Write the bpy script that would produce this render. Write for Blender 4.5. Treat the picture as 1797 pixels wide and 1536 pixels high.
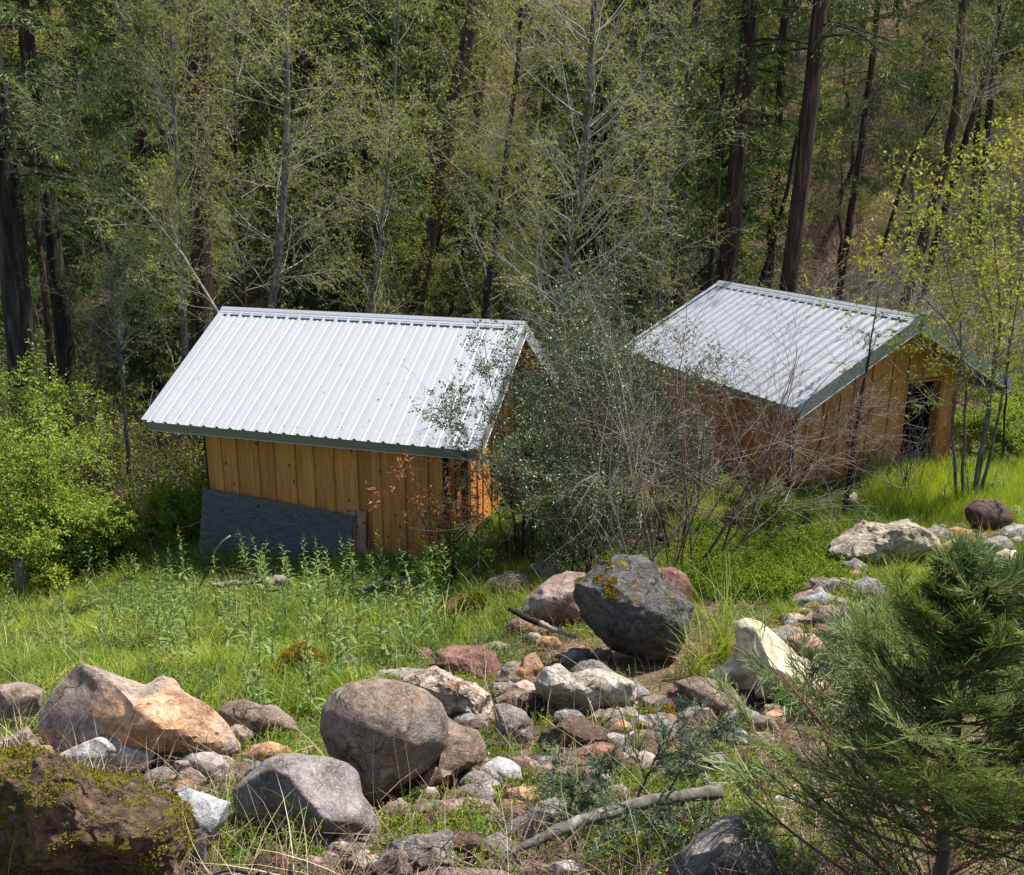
import bpy, math, random
import numpy as np
from mathutils import Vector, Matrix

# ------------------------------------------------------------------ camera, sky, sun, exposure
for o in list(bpy.data.objects): bpy.data.objects.remove(o)
SC = bpy.context.scene
COL = SC.collection
F_PX, PITCH, ROLL = 1611.5, 0.2803, 0.0032          # focal length in pixels of a 1797 px wide picture
cam_d = bpy.data.cameras.new('camera'); cam = bpy.data.objects.new('camera', cam_d); COL.objects.link(cam)
cam_d.sensor_width = 36.0; cam_d.lens = 36.0 * F_PX / 1797.0; cam_d.sensor_fit = 'HORIZONTAL'
cam_d.clip_start = 0.05; cam_d.clip_end = 600
cam.location = (0, 0, 0)
cam.rotation_euler = (Matrix.Rotation(math.pi/2 - PITCH, 4, 'X') @ Matrix.Rotation(ROLL, 4, 'Z')).to_euler()
SC.camera = cam
SUN_AZ, SUN_EL = math.radians(20), math.radians(63)  # azimuth from +x towards +y
w = bpy.data.worlds.new('World'); SC.world = w; w.use_nodes = True
nt = w.node_tree; nt.nodes.clear()
sky = nt.nodes.new('ShaderNodeTexSky'); sky.sky_type = 'NISHITA'; sky.sun_disc = False
sky.sun_elevation = SUN_EL; sky.sun_rotation = math.pi/2 - SUN_AZ
sky.altitude = 600; sky.air_density = 1.0; sky.dust_density = 1.5; sky.ozone_density = 1.0
bg = nt.nodes.new('ShaderNodeBackground'); bg.inputs[1].default_value = 0.12
wo = nt.nodes.new('ShaderNodeOutputWorld')
nt.links.new(sky.outputs[0], bg.inputs[0]); nt.links.new(bg.outputs[0], wo.inputs[0])
sun_d = bpy.data.lights.new('sun', 'SUN'); sun_d.energy = 5.0; sun_d.angle = math.radians(0.55); sun_d.color = (1.0, 0.95, 0.87)
sun = bpy.data.objects.new('sun', sun_d); COL.objects.link(sun)
sv = Vector((math.cos(SUN_AZ)*math.cos(SUN_EL), math.sin(SUN_AZ)*math.cos(SUN_EL), math.sin(SUN_EL)))
sun.rotation_euler = sv.to_track_quat('Z', 'Y').to_euler()
SC.view_settings.view_transform = 'Standard'; SC.view_settings.look = 'None'
SC.view_settings.gamma = 1.0; SC.view_settings.use_curve_mapping = False
SC.view_settings.exposure = 1.08
SC.cycles.max_bounces = 6; SC.cycles.diffuse_bounces = 3; SC.cycles.glossy_bounces = 2
SC.cycles.transmission_bounces = 4; SC.cycles.transparent_max_bounces = 4
SC.cycles.sample_clamp_indirect = 4.0

RNG = np.random.default_rng(7)
rnd = random.Random(5)

# ------------------------------------------------------------------ camera geometry helpers (pixels of the 1797x1536 photograph)
_fw = np.array([0, math.cos(PITCH), -math.sin(PITCH)]); _up0 = np.array([0, math.sin(PITCH), math.cos(PITCH)]); _rt0 = np.array([1., 0, 0])
_rt = _rt0*math.cos(ROLL) + _up0*math.sin(ROLL); _up = -_rt0*math.sin(ROLL) + _up0*math.cos(ROLL)
def ray(px, py):
    d = _fw + _rt*(px-898.5)/F_PX - _up*(py-768)/F_PX
    return d                      # scaled so that depth along the view axis is 1
def at_y(px, py, Y):
    d = ray(px, py); return d*(Y/d[1])
def project(p):
    p = np.asarray(p, float); z = p@_fw
    return 898.5+F_PX*(p@_rt)/z, 768-F_PX*(p@_up)/z

# ------------------------------------------------------------------ numpy noise
def _hash(ix, iy, iz, s):
    h = (ix*374761393 + iy*668265263 + iz*2147483647 + s*974711) & 0xffffffff
    h = ((h ^ (h >> 13)) * 1274126177) & 0xffffffff
    h = (h ^ (h >> 16)) & 0xffffff
    return h / 0xffffff * 2 - 1
def noise3(P, s=0):
    P = np.asarray(P, float); i = np.floor(P).astype(np.int64); f = P - i; u = f*f*(3-2*f)
    r = 0
    for dx in (0, 1):
        for dy in (0, 1):
            for dz in (0, 1):
                wgt = (u[..., 0] if dx else 1-u[..., 0])*(u[..., 1] if dy else 1-u[..., 1])*(u[..., 2] if dz else 1-u[..., 2])
                r = r + wgt*_hash(i[..., 0]+dx, i[..., 1]+dy, i[..., 2]+dz, s)
    return r
def fbm(P, oct=4, s=0, gain=.5):
    a, r, k = 1., 0, 1.
    for o in range(oct):
        r = r + a*noise3(P*k + 17.3*o, s+o); a *= gain; k *= 2.03
    return r
def sstep(x, a, b):
    t = np.clip((x-a)/(b-a), 0, 1); return t*t*(3-2*t)

# ------------------------------------------------------------------ terrain height
_ys = np.array([-40, -3, 0, 1.5, 3, 4.2, 5.4, 7.8, 10, 12, 14, 15.5])
_zs = np.array([-1.2, -1.5, -1.6, -2.0, -2.67, -3.25, -3.7, -4.4, -4.85, -5.1, -5.2, -5.3])
_yl = np.array([15.5, 18, 20, 24, 28, 31, 40, 60, 120, 200]); _zl = np.array([-5.3, -6.05, -6.5, -7.4, -7.1, -5.6, -.6, 12.5, 48, 80])
_yr = np.array([15.5, 18, 22, 27, 30, 34, 40, 60, 120, 200]); _zr = np.array([-5.3, -5.45, -5.7, -5.75, -5.6, -4.6, -2., 8., 42, 76])
YL = np.concatenate([_ys, _yl[1:]]); ZL = np.concatenate([_zs, _zl[1:]])
YR = np.concatenate([_ys, _yr[1:]]); ZR = np.concatenate([_zs, _zr[1:]])
def H(x, y, detail=True):
    x = np.asarray(x, float); y = np.asarray(y, float)
    b = sstep(x, 2.5, 9)
    z = 0
    for k, wk in ((-1.0, .25), (0, .5), (1.0, .25)):
        z = z + wk*((1-b)*np.interp(y+k, YL, ZL) + b*np.interp(y+k, YR, ZR))
    z = z + .095*np.clip(x, -7, 4.4)*sstep(y, 6, 11)*(1-.5*sstep(y, 16, 24))
    z = z + .012*np.clip(x, 0, 40)
    P = np.stack([x, y, 0*x], -1)
    z = z + .9*noise3(P*.09, 3)*sstep(y, 22, 34) + .45*noise3(P*.3, 5)*sstep(y, 20, 30)
    z = z - .2*np.exp(-(((x-5.3)/1.5)**2+((y-12.5)/1.1)**2))
    if detail: z = z + .05*fbm(P*1.3, 3, 9)
    return z
_T = 1.5*(1.02**np.arange(235))
def ground(px, py, lift=0.0):
    """where the ray through a picture point meets the terrain (scalars or arrays)"""
    px = np.atleast_1d(np.asarray(px, float)); py = np.atleast_1d(np.asarray(py, float)); n = len(px)
    d = _fw[None] + _rt[None]*((px-898.5)/F_PX)[:, None] - _up[None]*((py-768)/F_PX)[:, None]
    Q = d[:, None, :]*_T[None, :, None]
    below = Q[..., 2] < H(Q[..., 0], Q[..., 1], False) + lift*_T[None]
    i = np.maximum(np.where(below.any(1), below.argmax(1), len(_T)-1), 1); lo, hi = _T[i-1].copy(), _T[i].copy()
    for _ in range(12):
        m = (lo+hi)/2; q = d*m[:, None]; b = q[:, 2] < H(q[:, 0], q[:, 1]) + lift*m
        hi = np.where(b, m, hi); lo = np.where(b, lo, m)
    r = d*hi[:, None]
    return r[0] if n == 1 else r

# ------------------------------------------------------------------ object helpers
def tag(o, label=None, cat=None, group=None, kind=None):
    if label: o['label'] = label
    if cat: o['category'] = cat
    if group: o['group'] = group
    if kind: o['kind'] = kind
    return o
def empty(name, loc, label, cat, group=None):
    o = bpy.data.objects.new(name, None); COL.objects.link(o); o.location = [float(v) for v in loc]
    o.empty_display_size = .1
    return tag(o, label, cat, group)
def mesh_np(name, V, Fs, mats, mi=None, smooth=True, attrs=None):
    """V (n,3); Fs list of (m,k) int arrays"""
    V = np.ascontiguousarray(V, np.float32)
    me = bpy.data.meshes.new(name)
    me.vertices.add(len(V)); me.vertices.foreach_set('co', V.ravel())
    Fs = [np.asarray(f) for f in Fs if len(f)]
    loops = np.concatenate([f.ravel() for f in Fs]).astype(np.int32)
    tot = np.concatenate([np.full(len(f), f.shape[1]) for f in Fs]).astype(np.int32)
    start = np.concatenate([[0], np.cumsum(tot)[:-1]]).astype(np.int32)
    me.loops.add(len(loops)); me.loops.foreach_set('vertex_index', loops)
    me.polygons.add(len(tot)); me.polygons.foreach_set('loop_start', start)
    me.polygons.foreach_set('use_smooth', np.full(len(tot), smooth, bool))
    if not isinstance(mats, (list, tuple)): mats = [mats]
    for m in mats: me.materials.append(m)
    if mi is not None: me.polygons.foreach_set('material_index', np.asarray(mi, np.int32))
    me.update(calc_edges=True)
    for k, a in (attrs or {}).items():
        a = np.asarray(a, np.float32)
        if a.ndim == 1:
            at = me.attributes.new(k, 'FLOAT', 'POINT'); at.data.foreach_set('value', a)
        else:
            at = me.attributes.new(k, 'FLOAT_VECTOR', 'POINT'); at.data.foreach_set('vector', a.ravel())
    return me
def obj(name, me, parent=None, loc=None, rot=None):
    o = bpy.data.objects.new(name, me); COL.objects.link(o)
    if parent is not None: o.parent = parent
    if loc is not None: o.location = [float(v) for v in loc]
    if rot is not None: o.rotation_euler = rot
    return o
def copy_tree(o, parent=None):
    c = o.copy(); COL.objects.link(c); c.parent = parent
    for ch in list(o.children): copy_tree(ch, c)
    return c
class MB:
    def __init__(s): s.V = []; s.F = {3: [], 4: []}; s.n = 0
    def add(s, V, F):
        V = np.asarray(V, float).reshape(-1, 3); F = np.asarray(F)
        s.F.setdefault(F.shape[1], []).append(F + s.n); s.V.append(V); s.n += len(V); return s
    def box(s, a, b):
        (x0, y0, z0), (x1, y1, z1) = a, b
        V = [(x0,y0,z0),(x1,y0,z0),(x1,y1,z0),(x0,y1,z0),(x0,y0,z1),(x1,y0,z1),(x1,y1,z1),(x0,y1,z1)]
        return s.add(V, [(0,3,2,1),(4,5,6,7),(0,1,5,4),(1,2,6,5),(2,3,7,6),(3,0,4,7)])
    def mesh(s, name, mats, smooth=False):
        return mesh_np(name, np.concatenate(s.V), [np.concatenate(f) for f in s.F.values() if f], mats, smooth=smooth)

def tubes(P, R, k=5, cap=False):
    """P (B,n,3), R (B,n) -> verts, quads"""
    P = np.asarray(P, float); R = np.asarray(R, float)
    B, n, _ = P.shape
    T = np.gradient(P, axis=1); T /= np.linalg.norm(T, axis=2, keepdims=True)+1e-9
    ref = np.where(np.abs(T[:, :1, 2:3]) < .9, np.array([0, 0, 1.]), np.array([1., 0, 0]))
    ref = np.broadcast_to(ref, T.shape)
    U = np.cross(T, ref); U /= np.linalg.norm(U, axis=2, keepdims=True)+1e-9
    W = np.cross(T, U)
    a = np.arange(k)*2*np.pi/k
    V = P[:, :, None, :] + R[:, :, None, None]*(np.cos(a)[None, None, :, None]*U[:, :, None, :] + np.sin(a)[None, None, :, None]*W[:, :, None, :])
    idx = np.arange(B*n*k).reshape(B, n, k)
    a0 = idx[:, :-1, :]; a1 = np.roll(a0, -1, 2); b0 = idx[:, 1:, :]; b1 = np.roll(b0, -1, 2)
    F = np.stack([a0, a1, b1, b0], -1).reshape(-1, 4)
    return V.reshape(-1, 3), F
def unit(v): return v/(np.linalg.norm(v, axis=-1, keepdims=True)+1e-9)
def spawn(P, R, m, tr, L, Lv=.3, ang=(40, 60), n=6, grav=0., wig=.12, rr=.55, tip=.15, prof=None, flat=0., rmin=.0008, side=None, rng=None, ls=None):
    rng = rng or RNG
    B, N, _ = P.shape
    t = rng.uniform(tr[0], tr[1], (B, m)); f = t*(N-1); i = np.minimum(f.astype(int), N-2); f = f-i
    bi = np.arange(B)[:, None]
    p0 = P[bi, i]*(1-f[..., None]) + P[bi, i+1]*f[..., None]
    tan = unit(P[bi, i+1]-P[bi, i]); r0 = R[bi, i]*(1-f)+R[bi, i+1]*f
    rv = rng.normal(size=(B, m, 3))
    if side is not None:      # alternate left/right in the plane of 'side' normal (B,3)
        s = np.cross(tan, np.broadcast_to(side[:, None, :], tan.shape)); s = unit(s)*np.where(rng.random((B, m, 1)) < .5, -1, 1)
        rv = s + rv*.15
    else:
        rv[..., 2] *= (1-flat)
    per = unit(rv - (rv*tan).sum(-1, keepdims=True)*tan)
    an = np.radians(rng.uniform(ang[0], ang[1], (B, m, 1)))
    d = tan*np.cos(an)+per*np.sin(an)
    ln = L*(1+Lv*rng.uniform(-1, 1, (B, m)))
    if prof is not None: ln = ln*prof(t)
    if ls is not None: ln = ln*ls[:, None]
    d = d.reshape(-1, 3); ln = ln.reshape(-1); p = p0.reshape(-1, 3); r0 = np.maximum(r0.reshape(-1)*rr, rmin)
    out = [p]; step = (ln/(n-1))[:, None]
    for k in range(n-1):
        d = unit(d + wig*rng.normal(size=d.shape) + np.array([0, 0, grav])); p = p+d*step; out.append(p)
    PP = np.stack(out, 1); RR = np.maximum(r0[:, None]*np.linspace(1, tip, n)[None, :], rmin*.7)
    return PP, RR
def leaves_on(P, m, size, asp=.45, tr=(.3, 1), up=.3, jit=.02, droop=0., rng=None, fold=0.15, along=.6):
    rng = rng or RNG
    B, N, _ = P.shape
    t = rng.uniform(tr[0], tr[1], (B, m)); f = t*(N-1); i = np.minimum(f.astype(int), N-2); f = f-i
    bi = np.arange(B)[:, None]
    p = P[bi, i]*(1-f[..., None])+P[bi, i+1]*f[..., None]
    tan = unit(P[bi, i+1]-P[bi, i]).reshape(-1, 3); p = p.reshape(-1, 3)
    M = len(p); p = p+rng.normal(size=(M, 3))*jit
    d = unit(tan*along+rng.normal(size=(M, 3))*.6+np.array([0, 0, -droop]))
    nrm = rng.normal(size=(M, 3))+np.array([0, 0, 2*up]); nrm = unit(nrm-(nrm*d).sum(-1, keepdims=True)*d)
    s = np.cross(nrm, d); ln = size*rng.uniform(.6, 1.25, (M, 1)); wd = ln*asp*.5
    V = np.stack([p, p+d*ln*.45+s*wd+nrm*ln*fold, p+d*ln, p+d*ln*.45-s*wd+nrm*ln*fold], 1).reshape(-1, 3)
    q = np.arange(M)[:, None]*4
    F = np.concatenate([q+np.array([0, 1, 2]), q+np.array([0, 2, 3])])
    return V, F
class Acc:
    def __init__(s): s.V = []; s.F = {}; s.n = 0
    def add(s, VF):
        V, F = VF; s.V.append(V); s.F.setdefault(F.shape[1], []).append(F+s.n); s.n += len(V)
    def mesh(s, name, mat, smooth=True, **k):
        return mesh_np(name, np.concatenate(s.V), [np.concatenate(f) for f in s.F.values()], mat, smooth=smooth, **k)
def resample(pts, n, jit=0.0, rng=None):
    pts = np.asarray(pts, float); L = np.r_[0, np.cumsum(np.linalg.norm(np.diff(pts, axis=0), axis=1))]
    t = np.linspace(0, L[-1], n)
    # smooth (Catmull-like through cosine) interpolation
    out = np.stack([np.interp(t, L, pts[:, k]) for k in range(pts.shape[1])], 1)
    for _ in range(2):
        out[1:-1] = .25*out[:-2]+.5*out[1:-1]+.25*out[2:]
    if jit: out[1:-1] += (rng or RNG).normal(size=out[1:-1].shape)*jit
    return out

# ------------------------------------------------------------------ materials
def new_mat(name):
    m = bpy.data.materials.new(name); m.use_nodes = True; nt = m.node_tree; nt.nodes.clear()
    out = nt.nodes.new('ShaderNodeOutputMaterial'); b = nt.nodes.new('ShaderNodeBsdfPrincipled')
    nt.links.new(b.outputs[0], out.inputs[0])
    return m, nt, b, out
def N(nt, t, **kw):
    n = nt.nodes.new(t)
    for k, v in kw.items():
        if k.startswith('i_'):
            key = k[2:]; key = int(key) if key.isdigit() else key
            n.inputs[key].default_value = v
        else: setattr(n, k, v)
    return n
def ramp(nt, fac, stops, interp='LINEAR'):
    r = nt.nodes.new('ShaderNodeValToRGB'); cr = r.color_ramp; cr.interpolation = interp
    while len(cr.elements) < len(stops): cr.elements.new(.5)
    for e, (p, c) in zip(cr.elements, stops):
        e.position = p; e.color = (*c, 1) if len(c) == 3 else c
    nt.links.new(fac, r.inputs[0]); return r.outputs[0]
def mix(nt, fac, a, b, blend='MIX'):
    m = nt.nodes.new('ShaderNodeMix'); m.data_type = 'RGBA'; m.blend_type = blend
    for s, v in ((m.inputs[0], fac), (m.inputs[6], a), (m.inputs[7], b)):
        if hasattr(v, 'links') or isinstance(v, bpy.types.NodeSocket): nt.links.new(v, s)
        elif isinstance(v, (int, float)): s.default_value = v
        else: s.default_value = (*v, 1)
    return m.outputs[2]
def math_n(nt, op, a, b=0.0, clamp=False):
    m = nt.nodes.new('ShaderNodeMath'); m.operation = op; m.use_clamp = clamp
    for s, v in ((m.inputs[0], a), (m.inputs[1], b)):
        if isinstance(v, bpy.types.NodeSocket): nt.links.new(v, s)
        else: s.default_value = v
    return m.outputs[0]
def noise_n(nt, vec, scale, detail=5, rough=.55, dist=0.):
    n = N(nt, 'ShaderNodeTexNoise'); n.inputs['Scale'].default_value = scale; n.inputs['Detail'].default_value = detail
    n.inputs['Roughness'].default_value = rough; n.inputs['Distortion'].default_value = dist
    if vec is not None: nt.links.new(vec, n.inputs['Vector'])
    return n.outputs['Fac']
def bump(nt, b, h, strength=.5, dist=.02, prev=None):
    n = N(nt, 'ShaderNodeBump'); n.inputs['Strength'].default_value = strength; n.inputs['Distance'].default_value = dist
    nt.links.new(h, n.inputs['Height'])
    if prev is not None: nt.links.new(prev, n.inputs['Normal'])
    nt.links.new(n.outputs[0], b.inputs['Normal']); return n.outputs[0]

def leaf_mat(name, cols, trans=.35, rough=.55, spec=.3):
    m, nt, b, out = new_mat(name)
    g = N(nt, 'ShaderNodeNewGeometry'); oi = N(nt, 'ShaderNodeObjectInfo')
    v = math_n(nt, 'ADD', math_n(nt, 'MULTIPLY', g.outputs['Random Per Island'], .75), math_n(nt, 'MULTIPLY', oi.outputs['Random'], .25))
    st = [(i/(len(cols)-1), c) for i, c in enumerate(cols)]
    c = ramp(nt, v, st)
    pn = noise_n(nt, g.outputs['Position'], 1.1, 4, .6); c = mix(nt, 1., c, ramp(nt, pn, [(.32, (.6, .68, .6)), (.5, (.95, .95, .9)), (.68, (1.3, 1.12, 1.0))]), 'MULTIPLY')
    nt.links.new(c, b.inputs['Base Color']); b.inputs['Roughness'].default_value = rough
    b.inputs['Specular IOR Level'].default_value = spec
    tr = N(nt, 'ShaderNodeBsdfTranslucent'); c2 = mix(nt, 1., c, (1.0, 1.0, .45), 'MULTIPLY')
    nt.links.new(c2, tr.inputs['Color'])
    mx = N(nt, 'ShaderNodeMixShader'); mx.inputs[0].default_value = trans
    nt.links.new(b.outputs[0], mx.inputs[1]); nt.links.new(tr.outputs[0], mx.inputs[2]); nt.links.new(mx.outputs[0], out.inputs[0])
    return m
def bark_mat(name, c1, c2, c3=None, vscale=(9, 9, 1.2), bstr=.8, moss=None, bdist=.03):
    m, nt, b, out = new_mat(name)
    tc = N(nt, 'ShaderNodeTexCoord'); mp = N(nt, 'ShaderNodeMapping'); mp.inputs['Scale'].default_value = vscale
    nt.links.new(tc.outputs['Object'], mp.inputs[0])
    n1 = noise_n(nt, mp.outputs[0], 2.2, 6, .62, .4)
    n2 = noise_n(nt, tc.outputs['Object'], 1.3, 4)
    c = ramp(nt, n1, [(.35, c1), (.55, c2), (.72, c3 or c2)])
    c = mix(nt, math_n(nt, 'MULTIPLY', n2, .4), c, c1)
    if moss:
        mk = ramp(nt, noise_n(nt, tc.outputs['Object'], 2.6, 5, .7), [(.5, (0, 0, 0)), (.58, (1, 1, 1))])
        c = mix(nt, mk, c, moss)
    nt.links.new(c, b.inputs['Base Color']); b.inputs['Roughness'].default_value = .9
    b.inputs['Specular IOR Level'].default_value = .15
    bump(nt, b, n1, bstr, bdist)
    return m
def plain_mat(name, c1, c2=None, rough=.8, scale=4., spec=.3, bstr=0.):
    m, nt, b, out = new_mat(name)
    tc = N(nt, 'ShaderNodeTexCoord'); n1 = noise_n(nt, tc.outputs['Object'], scale, 6, .6)
    c = ramp(nt, n1, [(.35, c1), (.65, c2 or c1)])
    nt.links.new(c, b.inputs['Base Color']); b.inputs['Roughness'].default_value = rough; b.inputs['Specular IOR Level'].default_value = spec
    if bstr: bump(nt, b, n1, bstr, .01)
    return m

M = {}
M['leaf_bud'] = leaf_mat('budding_leaf', [(.14, .16, .02), (.22, .25, .03), (.3, .32, .05), (.36, .36, .09)], .45)
M['leaf_green'] = leaf_mat('broad_leaf', [(.07, .12, .012), (.13, .2, .022), (.21, .29, .04)], .4)
M['leaf_bright'] = leaf_mat('bush_leaf', [(.1, .16, .015), (.18, .26, .025), (.26, .35, .045), (.33, .4, .09)], .4)
M['leaf_yellow'] = leaf_mat('yellow_leaf', [(.16, .2, .02), (.28, .31, .03), (.4, .4, .06)], .45)
M['leaf_silver'] = leaf_mat('silver_leaf', [(.035, .055, .018), (.07, .1, .035), (.14, .18, .08), (.38, .42, .3)], .12, .4, .5)
M['leaf_dead'] = leaf_mat('dead_leaf', [(.22, .07, .03), (.38, .14, .06), (.5, .25, .13)], .3)
M['needle'] = leaf_mat('conifer_spray', [(.04, .065, .012), (.075, .11, .02), (.14, .18, .035)], .25)
M['needle2'] = leaf_mat('fir_spray', [(.03, .055, .015), (.06, .1, .025), (.12, .16, .04)], .25)
M['cedar'] = leaf_mat('cedar_spray', [(.045, .075, .02), (.085, .125, .032), (.15, .2, .06), (.28, .34, .16)], .28, .5, .3)
M['fir_needle'] = leaf_mat('fir_needle', [(.03, .06, .03), (.07, .12, .06), (.17, .23, .13)], .15, .45, .4)
M['bark_red'] = bark_mat('red_bark', (.018, .011, .009), (.075, .045, .033), (.21, .125, .085), (5, 5, .5), 1., bdist=.08)
M['bark_dark'] = bark_mat('dark_bark', (.012, .01, .009), (.045, .037, .03), (.12, .1, .08), (5, 5, .6), 1., bdist=.06)
M['bark_moss'] = bark_mat('mossy_bark', (.02, .015, .012), (.07, .05, .035), (.13, .1, .07), moss=(.11, .055, .015))
M['bark_grey'] = bark_mat('grey_bark', (.05, .045, .04), (.15, .14, .12), (.32, .3, .26), (7, 7, 4), .3)
M['bark_greymoss'] = bark_mat('lichen_bark', (.04, .04, .035), (.13, .13, .11), (.3, .3, .26), (7, 7, 4), .3, moss=(.05, .06, .02))
M['twig_grey'] = bark_mat('pale_twig', (.16, .13, .11), (.26, .22, .19), (.4, .36, .31), (12, 12, 5), .2)
M['twig_pale'] = bark_mat('sunlit_twig', (.22, .19, .16), (.36, .32, .28), (.5, .46, .4), (12, 12, 5), .2)
M['twig_purple'] = bark_mat('brown_twig', (.07, .04, .035), (.14, .095, .08), (.3, .24, .2), (12, 12, 5), .2)
M['twig_brown'] = bark_mat('twig', (.07, .05, .035), (.14, .11, .08), (.26, .22, .17), (12, 12, 5), .2)
M['dead_wood'] = bark_mat('weathered_wood', (.1, .085, .07), (.26, .22, .18), (.45, .4, .34), (30, 30, 4), .5, bdist=.01)
M['char_wood'] = bark_mat('charred_wood', (.01, .01, .01), (.03, .025, .02), (.07, .055, .045), (30, 30, 4), .7, bdist=.015)
M['grass'] = leaf_mat('grass_blade', [(.12, .18, .016), (.2, .28, .03), (.3, .38, .05), (.42, .45, .12)], .45)
M['grass2'] = leaf_mat('fresh_grass', [(.22, .3, .025), (.32, .41, .045), (.42, .5, .09)], .45)
M['weed'] = leaf_mat('weed_leaf', [(.085, .14, .03), (.14, .21, .055), (.24, .31, .12)], .35)
M['straw'] = leaf_mat('straw', [(.3, .24, .13), (.42, .36, .2), (.55, .5, .33)], .2)
M['flower_white'] = leaf_mat('tiny_flower', [(.6, .65, .45), (.75, .78, .6)], .3)
M['flower_yellow'] = leaf_mat('yellow_flower', [(.7, .42, .02), (.8, .5, .03)], .3)
M['moss_green'] = leaf_mat('green_moss', [(.05, .045, .008), (.13, .115, .012), (.24, .2, .018)], .1, .9, .1)
M['moss_leaf'] = leaf_mat('moss', [(.1, .09, .01), (.22, .16, .012), (.34, .22, .02)], .1, .9, .1)
# ------------------------------------------------------------------ ground
def ground_mat():
    m, nt, b, out = new_mat('ground')
    tc = N(nt, 'ShaderNodeTexCoord'); o = tc.outputs['Object']
    at = N(nt, 'ShaderNodeAttribute', attribute_name='green'); gr = N(nt, 'ShaderNodeAttribute', attribute_name='gravel')
    n1 = noise_n(nt, o, 2.1, 8, .65); n2 = noise_n(nt, o, 22, 6, .7); n3 = noise_n(nt, o, .35, 4)
    litter = ramp(nt, n2, [(.3, (.05, .03, .02)), (.46, (.17, .105, .065)), (.58, (.28, .18, .115)), (.75, (.42, .31, .21))])
    litter2 = ramp(nt, n2, [(.3, (.04, .028, .018)), (.55, (.15, .11, .065)), (.75, (.26, .21, .13))])
    lit = mix(nt, ramp(nt, n1, [(.4, (0, 0, 0)), (.6, (1, 1, 1))]), litter, litter2)
    green = ramp(nt, n2, [(.3, (.03, .05, .012)), (.5, (.075, .12, .02)), (.7, (.15, .2, .05))])
    f = math_n(nt, 'ADD', at.outputs['Fac'], math_n(nt, 'MULTIPLY', math_n(nt, 'SUBTRACT', n1, .5), 1.6))
    c = mix(nt, ramp(nt, f, [(.42, (0, 0, 0)), (.62, (1, 1, 1))]), lit, green)
    stone = ramp(nt, n2, [(.3, (.13, .12, .1)), (.5, (.36, .34, .31)), (.7, (.5, .48, .45))])
    c = mix(nt, gr.outputs['Fac'], c, stone)
    nt.links.new(c, b.inputs['Base Color']); b.inputs['Roughness'].default_value = .95; b.inputs['Specular IOR Level'].default_value = .1
    h = math_n(nt, 'ADD', n2, math_n(nt, 'MULTIPLY', noise_n(nt, o, 60, 4), .5))
    bump(nt, b, h, .8, .05)
    return m
M['ground'] = ground_mat()
def rock_belt(x, y):
    return np.maximum(1-sstep(y, 5.4, 6.2), np.exp(-(((x-1.3)/1.9)**4+((y-6.6)/1.7)**4)))
def greenness(x, y):
    P = np.stack([x, y, 0*x], -1)
    g = 1-sstep(y, 13.6, 15.5)*(1-sstep(x, 5.5, 8.5)*(1-sstep(y, 24, 30)))
    g = g*.75 + .25*noise3(P*.5, 2)*sstep(y, 14, 16)
    hill = sstep(y, 26, 30)*(.12+.5*noise3(P*.12, 8)) 
    g = np.maximum(g, hill)
    dry = np.exp(-(((x-1.4)/1.6)**2+((y-9.3)/1.8)**2)) + .7*np.exp(-(((x-.9)/1.)**2+((y-5.9)/1.2)**2)) + .8*np.exp(-(((x+1.0)/1.6)**2+((y-3.1)/1)**2))
    belt = rock_belt(x, y)
    return np.clip(g-.75*dry-.45*belt*(.6+.8*noise3(P*1.9, 13)), 0, 1)
def build_ground():
    ys = np.concatenate([np.linspace(-30, 1, 26)[:-1], np.linspace(1, 16, 170)[:-1], np.linspace(16, 50, 80)[:-1], np.linspace(50, 200, 36)])
    us = np.linspace(-1, 1, 200)
    xs = np.sign(us)*(np.abs(us)**1.9)
    Y, U = np.meshgrid(ys, xs, indexing='ij')
    half = 60+np.maximum(Y, 0)*.8
    X = U*half
    Z = H(X, Y)
    V = np.stack([X, Y, Z], -1)
    n0, n1 = X.shape
    idx = np.arange(n0*n1).reshape(n0, n1)
    F = np.stack([idx[:-1, :-1], idx[:-1, 1:], idx[1:, 1:], idx[1:, :-1]], -1).reshape(-1, 4)
    g = greenness(X, Y)
    gv = sstep(X, 6, 9)*np.exp(-((Y-27)/2.6)**2)*.95
    me = mesh_np('ground', V.reshape(-1, 3), [F], M['ground'], attrs={'green': g.ravel(), 'gravel': gv.ravel()})
    tag(obj('ground', me), 'grassy slope running down to the sheds and up the wooded hillside', kind='structure')
build_ground()

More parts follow.
